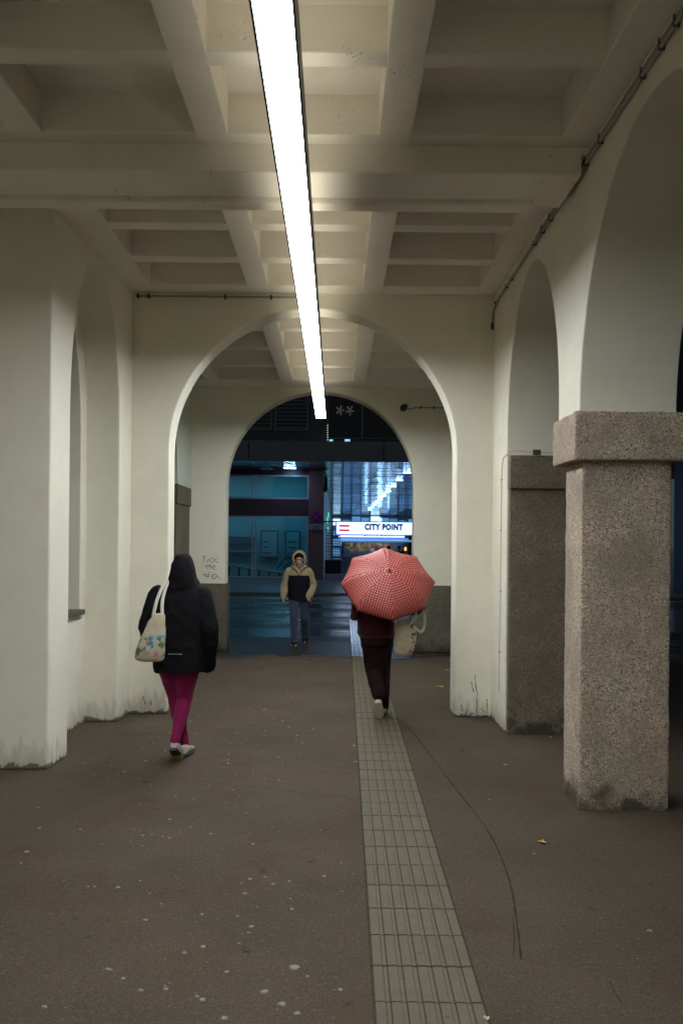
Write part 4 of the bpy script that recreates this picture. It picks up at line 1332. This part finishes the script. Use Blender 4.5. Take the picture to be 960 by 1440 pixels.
jk = MB()
jk.zloft([(W0[2] + .735, -1.28, 7.61, .205, .150), (.80, -1.28, 7.61, .21, .155), (.95, -1.28, 7.61, .205, .155), (1.08, -1.28, 7.605, .20, .150), (1.22, -1.278, 7.60, .205, .145),
          (1.33, -1.275, 7.605, .205, .130), (1.40, -1.272, 7.61, .165, .11), (1.46, -1.268, 7.62, .105, .09)], 28, 2.6)
for S in 'LR':
    sh, el, wr = arm_pts(JW, S)
    jk.limb([sh, sh.lerp(el, .5), el, el.lerp(wr, .5), wr + (wr - el).normalized() * .10], [.082, .086, .083, .075, .062], 16)
hx, hy = J3(JW, 'head').x - .005, J3(JW, 'head').y
jk.zloft([(1.38, hx - .012, hy - .03, .135, .12), (1.43, hx - .006, hy - .03, .140, .135), (1.48, hx, hy - .025, .118, .14), (1.54, hx, hy - .02, .106, .142), (1.60, hx, hy - .015, .094, .138),
          (1.65, hx, hy - .015, .074, .115), (1.69, hx, hy - .02, .056, .085), (1.705, hx, hy - .02, .048, .06)], 24, 2.3)
jk.limb([(hx - .10, hy + .02, 1.44), (hx - .145, hy - .02, 1.40)], [.04, .03], 8)
jk.limb([(hx + .09, hy + .02, 1.46), (hx + .125, hy - .04, 1.395)], [.045, .028], 8)
jacket = obj('jacket', fuse(jk, 'jacket', .011, 3, .013, 7.0, W0), 'black_jacket', parent=wp)
# face opening rim of the hood and a row of pale reflective stitches at the hem
st = MB()
for k in range(8):
    x = -1.335 + k * .014
    st.box(x, x + .004, 7.43, 7.4625, .899, .9025)
obj('stitching', st, 'strap', parent=jacket)
hr = MB()
hr.ellipsoid((hx, hy - .005, 1.56), (.085, .10, .105), 16, 10)
obj('hair', hr, 'hair', parent=wp, smooth=True)
a = J3(JW, 'ankR')
shoe(wp, (a.x - .005, a.y - .075, .125), (a.x + .012, a.y + .12, .004), 'shoe_pale', ('sole_dark', 'sole_lime'), h=.115, w=.044)
a = J3(JW, 'ankL')
shoe(wp, (a.x, a.y - .065, .004), (a.x + .02, a.y + .19, .004), 'shoe_pale', 'sole_dark', h=.10, w=.046)

# tote bag on her shoulder
def tote(name, loc, outline, depth, mat, label, tilt=0.0):
    """soft bag: stack of sections (z, x0, x1) bulging front and back"""
    t = thing(name, loc, label, 'bag')
    mb = MB()
    rings = []
    for z, x0, x1, d in outline:
        n = 26
        ring = []
        for k in range(n):
            a = 2 * math.pi * k / n
            c_, s_ = math.cos(a), math.sin(a)
            ring.append(Vector((loc[0] + (x0 + x1) / 2 + (x1 - x0) / 2 * math.copysign(abs(c_) ** .8, c_), loc[1] + d * math.copysign(abs(s_) ** .8, s_) + tilt * z, loc[2] + z)))
        rings.append(ring)
    mb.loft(rings)
    me = mb.mesh('bag', loc)
    o = obj('bag_body', me, mat, parent=t, smooth=True)
    s = o.modifiers.new('s', 'SUBSURF'); s.levels = 2; s.render_levels = 2
    tx = bpy.data.textures.new('crease', 'CLOUDS'); tx.noise_scale = 0.09
    dm = o.modifiers.new('d', 'DISPLACE'); dm.texture = tx; dm.strength = 0.022; dm.mid_level = 0.5
    return t
TB = (-1.475, 7.365, 0.845)
tb = tote('tote_bag', TB, [(0.0, -.075, .085, .028), (0.02, -.115, .12, .05), (.06, -.118, .125, .062), (.14, -.095, .125, .066), (.22, -.06, .125, .058), (.30, -.015, .125, .045), (.36, .015, .125, .032), (.395, .02, .125, .018)],
          .06, 'tote_floral', 'cream canvas tote with blue and pink floral print on the black jacket shoulder')
def strap(parent, pts, w=.014, mat='strap'):
    P = [tuple(p) for p in smooth_path([Vector(p) for p in pts], 6)]
    obj('strap', MB().limb(P, w, 8, squash=((0, 1, 0), .3)), mat, parent=parent, smooth=True)
strap(tb, [(-1.445, 7.36, 1.22), (-1.43, 7.40, 1.32), (-1.405, 7.47, 1.42), (-1.385, 7.55, 1.475), (-1.40, 7.64, 1.47), (-1.43, 7.70, 1.40)])
strap(tb, [(-1.375, 7.36, 1.22), (-1.383, 7.40, 1.32), (-1.375, 7.47, 1.415), (-1.362, 7.55, 1.48), (-1.375, 7.64, 1.475), (-1.41, 7.70, 1.40)])

# --- person with the umbrella
U0 = (0.45, 9.58, 0.0)
JU = shift(dict(face=1, pelvis=(-.02, 0, .90), chest=(-.02, -.01, 1.20), neck=(.0, .02, 1.40), head=(.02, .06, 1.515),
    hipL=(-.095, 0, .88), kneeL=(-.045, .06, .49), ankL=(.0, -.12, .27), toeL=(.01, -.04, .07),
    hipR=(.06, .01, .88), kneeR=(.05, .12, .49), ankR=(.06, .20, .10), toeR=(.08, .35, .035),
    shL=(-.185, 0, 1.34), elL=(-.235, -.06, 1.06), wrL=(-.08, .17, 1.10), shR=(.16, 0, 1.34), elR=(.385, -.06, 1.115), wrR=(.18, .14, 1.13),
    hsideL=(0, 0, 1), hsideR=(0, 0, 1), curl=0.9), U0)
up = thing('person', U0, 'person in maroon sweater and dark trousers walking away under a red umbrella', 'person')
obj('body', fuse(body_volume(JU), 'body', .009, 4, off=U0), 'skin', parent=up)
hr = MB(); hq = J3(JU, 'head')
hr.ellipsoid(hq + Vector((0, -.03, .02)), (.092, .10, .115), 16, 10)
hr.limb([hq + Vector((0, -.06, -.02)), hq + Vector((0, -.07, -.14))], [.07, .05], 12)
obj('hair', fuse(hr, 'hair', .010, 2, .004, 20, U0), 'hair', parent=up)
swt = MB()
swt.zloft([(.845, .425, 9.575, .178, .135), (.88, .425, 9.575, .195, .15), (1.0, .425, 9.575, .19, .148), (1.15, .43, 9.57, .195, .145), (1.28, .435, 9.575, .20, .13), (1.36, .44, 9.585, .16, .11), (1.42, .45, 9.60, .08, .075)], 26, 2.4)
for S in 'LR':
    sh, el, wr = arm_pts(JU, S)
    swt.limb([sh, sh.lerp(el, .5), el, el.lerp(wr, .5), wr], [.078, .074, .070, .060, .045], 14)
obj('sweater', fuse(swt, 'sweater', .010, 3, .010, 8, U0), 'maroon', parent=up)
tr = MB()
tr.zloft([(.76, .43, 9.575, .165, .115), (.82, .43, 9.575, .172, .13), (.90, .43, 9.575, .168, .125), (.98, .43, 9.58, .155, .115)], 22, 2.3)
for S in 'LR':
    hip, kn, an = J3(JU, 'hip' + S), J3(JU, 'knee' + S), J3(JU, 'ank' + S)
    tr.limb([hip, hip.lerp(kn, .4), kn, kn.lerp(an, .5), an + (an - kn).normalized() * .005], [.104, .098, .084, .078, .070], 16)
obj('trousers', fuse(tr, 'trousers', .010, 3, .009, 9, U0), 'trousers', parent=up)
a = J3(JU, 'ankL')
shoe(up, (a.x - .005, a.y - .085, .195), (a.x + .015, a.y + .055, .004), 'cream_shoe', 'cream_shoe', h=.11, w=.046)
a = J3(JU, 'ankR')
shoe(up, (a.x, a.y - .065, .004), (a.x + .02, a.y + .19, .004), 'cream_shoe', 'sole_dark', h=.10, w=.046)
# cream tote in the crook of the right arm
T2 = (0.70, 9.42, 0.665)
t2 = tote('tote_bag', T2, [(0.0, -.04, .05, .02), (.015, -.085, .085, .045), (.06, -.10, .105, .058), (.16, -.10, .125, .06), (.26, -.095, .125, .055), (.33, -.09, .11, .042), (.375, -.08, .09, .02)],
          .06, 'tote_plain', 'cream canvas tote with dark print hanging from the umbrella carrier\'s elbow')
strap(t2, [(.635, 9.42, 1.02), (.66, 9.43, 1.10), (.72, 9.50, 1.19), (.74, 9.60, 1.17), (.73, 9.62, 1.08)])
strap(t2, [(.775, 9.40, .99), (.83, 9.39, .94), (.875, 9.40, .915), (.905, 9.42, .96), (.915, 9.45, 1.06), (.90, 9.49, 1.19), (.84, 9.54, 1.205), (.79, 9.56, 1.10)])
strap(t2, [(.77, 9.385, 1.0), (.80, 9.38, 1.05), (.82, 9.38, 1.09), (.81, 9.42, 1.17)])

# --- umbrella
um = thing('umbrella', (0.53, 9.55, 1.05), 'open red umbrella with white polka dots tilted back over its carrier', 'umbrella')
phi = R(47)
D = Vector((0.03, -math.sin(phi), math.cos(phi))).normalized()
E = Vector((0, math.cos(phi), math.sin(phi)))
E = (E - D * E.dot(D)).normalized()
X_ = E.cross(D).normalized()
if X_.x < 0: X_ = -X_
Cc = Vector((0.535, 9.44, 1.405))
RU, HU = 0.485, 0.185
def rib_pt(ang, t):
    r = RU * math.sin(t * R(80)) / math.sin(R(80))
    h = HU * (math.cos(t * R(80)) - math.cos(R(80))) / (1 - math.cos(R(80)))
    return Cc + (X_ * math.sin(ang) + E * math.cos(ang)) * r + D * h
def ang_of(k): return 2 * math.pi * k / 8 + R(-4)
NT, NS = 10, 8
for k in range(8):
    a0, a1 = ang_of(k), ang_of(k + 1)
    vs, fs, uvs = [], [], []
    for i in range(NT + 1):
        t_ = i / NT
        p0, p1 = rib_pt(a0, t_), rib_pt(a1, t_)
        for j in range(NS + 1):
            s_ = j / NS
            p = p0.lerp(p1, s_)
            p -= D * 0.020 * t_ * 4 * s_ * (1 - s_)                    # cloth sags between the ribs
            p -= (p - Cc - D * (p - Cc).dot(D)) * 0.015 * (4 * s_ * (1 - s_)) * (t_ ** 4)
            vs.append(p)
            wdt = (p1 - p0).length
            uvs.append(((s_ - 0.5) * wdt, t_ * 0.56))
    for i in range(NT):
        for j in range(NS):
            q = i * (NS + 1) + j
            fs.append((q, q + 1, q + NS + 2, q + NS + 1))
    me = bpy.data.meshes.new('canopy_panel')
    base = Vector(um.location)
    me.from_pydata([v - base for v in vs], [], fs)
    ul = me.uv_layers.new(name='UVMap')
    for lp in me.loops:
        ul.data[lp.index].uv = uvs[lp.vertex_index]
    for p in me.polygons: p.use_smooth = True
    o = obj('canopy_panel', me, 'dots', parent=um)
    so = o.modifiers.new('s', 'SOLIDIFY'); so.thickness = 0.0015; so.offset = 0
    rp = [rib_pt(a0, t_ / 8) - D * 0.006 for t_ in range(9)]
    rb = obj('rib', MB().limb(rp, 0.0028, 6), 'black', parent=um)
    obj('tip', MB().limb([rp[-1], rp[-1] + (rp[-1] - rp[-2]).normalized() * 0.012], 0.005, 6), 'ns_red', parent=rb)
apex = Cc + D * HU
hw = Vector(JU['wrR'])
hnd = apex - D * 0.60
obj('shaft', MB().limb([apex - D * 0.01, hnd], 0.006, 8), 'black', parent=um, smooth=True)
obj('handle', MB().limb([hnd + D * 0.03, hnd - D * 0.09], [0.014, 0.016], 10), 'black_plastic', parent=um, smooth=True)
obj('ferrule', MB().limb([apex - D * 0.005, apex + D * 0.02], [0.011, 0.008], 8), 'black_plastic', parent=um, smooth=True)

# --- man walking in from the street
MN = (-0.655, 16.45, 0.0)
JM = shift(dict(face=-1, pelvis=(.02, 0, .88), chest=(.005, -.01, 1.19), neck=(.005, -.01, 1.38), head=(.01, -.045, 1.515),
    hipL=(-.075, 0, .86), kneeL=(-.07, -.14, .48), ankL=(-.055, -.16, .10), toeL=(-.06, -.34, .035),
    hipR=(.105, .0, .86), kneeR=(.115, .02, .48), ankR=(.115, .26, .13), toeR=(.12, .10, .04),
    shL=(-.165, .0, 1.30), elL=(-.255, .05, 1.05), wrL=(-.265, -.03, .84), shR=(.175, .0, 1.30), elR=(.265, .05, 1.06), wrR=(.205, -.08, .88),
    hsideL=(0, 1, 0), hsideR=(0, 1, 0), curl=0.5), MN)
mp_ = thing('person', MN, 'person in tan and navy hooded jacket and jeans walking in from the street', 'person')
mbody = obj('body', fuse(body_volume(JM), 'body', .008, 3, off=MN), 'skin', parent=mp_)
eyes(mp_, JM['head'], -1)
mj = MB()
cx, cy = MN[0] + .01, MN[1]
mj.zloft([(.79, cx + .01, cy, .19, .14), (.84, cx + .01, cy, .20, .15), (1.0, cx, cy, .20, .15), (1.15, cx, cy, .205, .145), (1.26, cx, cy, .198, .13), (1.33, cx, cy, .165, .115), (1.39, cx, cy + .01, .115, .10), (1.44, cx, cy + .01, .085, .085)], 26, 2.3)
for S in 'LR':
    sh, el, wr = arm_pts(JM, S)
    mj.limb([sh, sh.lerp(el, .5), el, el.lerp(wr, .5), wr], [.078, .074, .070, .064, .052], 14)
jm = fuse(mj, 'jacket', .011, 3, .010, 8, MN)
mjo = obj('jacket', jm, ['tan', 'navy'], parent=mp_)
segs = []
for S in 'LR':
    sh, el, wr = [v - Vector(MN) for v in arm_pts(JM, S)]
    segs += [(sh, el), (el, wr)]
def seg_d(p, a, b_):
    ab = b_ - a
    t_ = max(0, min(1, (p - a).dot(ab) / ab.length_squared))
    return (p - a - ab * t_).length
for p in jm.polygons:
    c_ = p.center
    dmin = min(seg_d(c_, a, b_) for a, b_ in segs)
    p.material_index = 1 if (c_.z < 1.235 and dmin > 0.083 and abs(c_.x - .01) < .2) else 0
# hood worn up: shell open towards the face
hd = J3(JM, 'head')
rings = []
for k in range(9):
    t_ = k / 8
    ang0 = R(58)
    ring = []
    yy = hd.y - .098 + t_ * .225
    rr = .122 * math.sqrt(max(0.02, 1 - max(0, (t_ - .30) / .72) ** 2)) * (1.0 if t_ > .2 else (.92 if t_ > .05 else .72))
    for j in range(20):
        a = 2 * math.pi * j / 20
        ring.append(Vector((hd.x + rr * math.cos(a) * .98, yy, hd.z + .005 + rr * 1.28 * math.sin(a))))
    rings.append(ring)
hm = MB().loft(rings, cap=False)
n_ = 20
hm.f.append(tuple(range(8 * n_, 9 * n_))); hm.m.append(0)
hood = obj('hood', hm, 'tan', parent=mp_, smooth=True)
so = hood.modifiers.new('s', 'SOLIDIFY'); so.thickness = 0.014; so.offset = 1
su = hood.modifiers.new('u', 'SUBSURF'); su.levels = 1; su.render_levels = 1
col_ = MB()
col_.limb([(hd.x - .11, hd.y + .03, 1.40), (hd.x - .09, hd.y - .07, 1.385), (hd.x - .02, hd.y - .10, 1.33), (hd.x - .005, hd.y - .105, 1.26)], [.035, .03, .024, .014], 8)
col_.limb([(hd.x + .11, hd.y + .03, 1.40), (hd.x + .09, hd.y - .07, 1.385), (hd.x + .03, hd.y - .10, 1.33), (hd.x + .012, hd.y - .105, 1.26)], [.035, .03, .024, .014], 8)
obj('collar', fuse(col_, 'collar', .009, 2, .004, 14, MN), 'tan', parent=mp_)
obj('hair', MB().ellipsoid(hd + Vector((0, .012, .045)), (.082, .092, .085), 16, 10), 'hair', parent=mp_, smooth=True)
obj('undershirt', MB().limb([(hd.x, hd.y - .02, 1.37), (hd.x, hd.y - .055, 1.31)], [.06, .05], 10), 'grey_cloth', parent=mp_, smooth=True)
mt = MB()
mt.zloft([(.76, MN[0] + .015, cy, .165, .115), (.84, MN[0] + .015, cy, .17, .125), (.94, MN[0] + .015, cy, .165, .12)], 22, 2.3)
for S in 'LR':
    hip, kn, an = J3(JM, 'hip' + S), J3(JM, 'knee' + S), J3(JM, 'ank' + S)
    mt.limb([hip, hip.lerp(kn, .4), kn, kn.lerp(an, .5), an - Vector((0, 0, .045))], [.096, .092, .078, .072, .068], 16)
obj('jeans', fuse(mt, 'jeans', .010, 3, .009, 10, MN), 'jeans', parent=mp_)
a = J3(JM, 'ankL')
shoe(mp_, (a.x, a.y + .07, .004), (a.x - .01, a.y - .20, .012), 'black_jacket', ('sole_dark', 'yellow'), h=.10, w=.05)
a = J3(JM, 'ankR')
shoe(mp_, (a.x, a.y + .06, .08), (a.x + .01, a.y - .15, .004), 'black_jacket', 'sole_dark', h=.10, w=.05)

# --- two customers at the kiosk
def customer(loc, face, top, coat, hat, label):
    J = shift(dict(face=face, pelvis=(0, 0, .92), chest=(0, 0, 1.24), neck=(0, 0, 1.45), head=(0, face * .03, 1.59), hipL=(-.09, 0, .9), kneeL=(-.09, face * .03, .5), ankL=(-.09, 0, .1), toeL=(-.1, face * .16, .035),
        hipR=(.09, 0, .9), kneeR=(.09, face * .03, .5), ankR=(.09, 0, .1), toeR=(.1, face * .16, .035), shL=(-.19, 0, 1.4), elL=(-.26, 0, 1.12), wrL=(-.16, face * .18, 1.08),
        shR=(.19, 0, 1.4), elR=(.26, 0, 1.12), wrR=(.16, face * .18, 1.08), hsideL=(0, 0, 1), hsideR=(0, 0, 1)), loc)
    t = thing('person', loc, label, 'person', 'customers at the kiosk')
    obj('body', fuse(body_volume(J), 'body', .014, 3, off=loc), 'skin', parent=t)
    m = MB()
    x, y_, z_ = loc
    m.zloft([(z_ + .75, x, y_, .2, .15), (z_ + 1.1, x, y_, .2, .15), (z_ + 1.33, x, y_, .2, .14), (z_ + 1.45, x, y_, .11, .1)], 20)
    for S in 'LR':
        sh, el, wr = arm_pts(J, S)
        m.limb([sh, el, wr], [.08, .075, .06], 12)
    obj('coat', fuse(m, 'coat', .016, 3, .01, 8, loc), coat, parent=t)
    m = MB()
    for S in 'LR':
        hip, kn, an = J3(J, 'hip' + S), J3(J, 'knee' + S), J3(J, 'ank' + S)
        m.limb([hip, kn, an], [.1, .08, .065], 12)
        shoe(t, (an.x, an.y - face * .06, z_ + .003), (an.x, an.y + face * .19, z_ + .003), 'black_jacket', 'sole_dark')
    obj('trousers', fuse(m, 'trousers', .016, 3, off=loc), 'navy', parent=t)
    h = J3(J, 'head')
    obj('hair' if not hat else 'cap', MB().ellipsoid(h + Vector((0, -face * .02, .045)), (.095, .105, .085), 16, 10), hat or 'hair', parent=t, smooth=True)
customer((2.66, 46.3, 0.02), 1, 1.8, 'grey_cloth', None, 'customer in grey coat with dark hair standing at the kiosk')
customer((3.18, 46.6, 0.02), -1, 1.8, 'black_jacket', 'hair', 'customer in black coat facing the street beside the orange kiosk lamp')
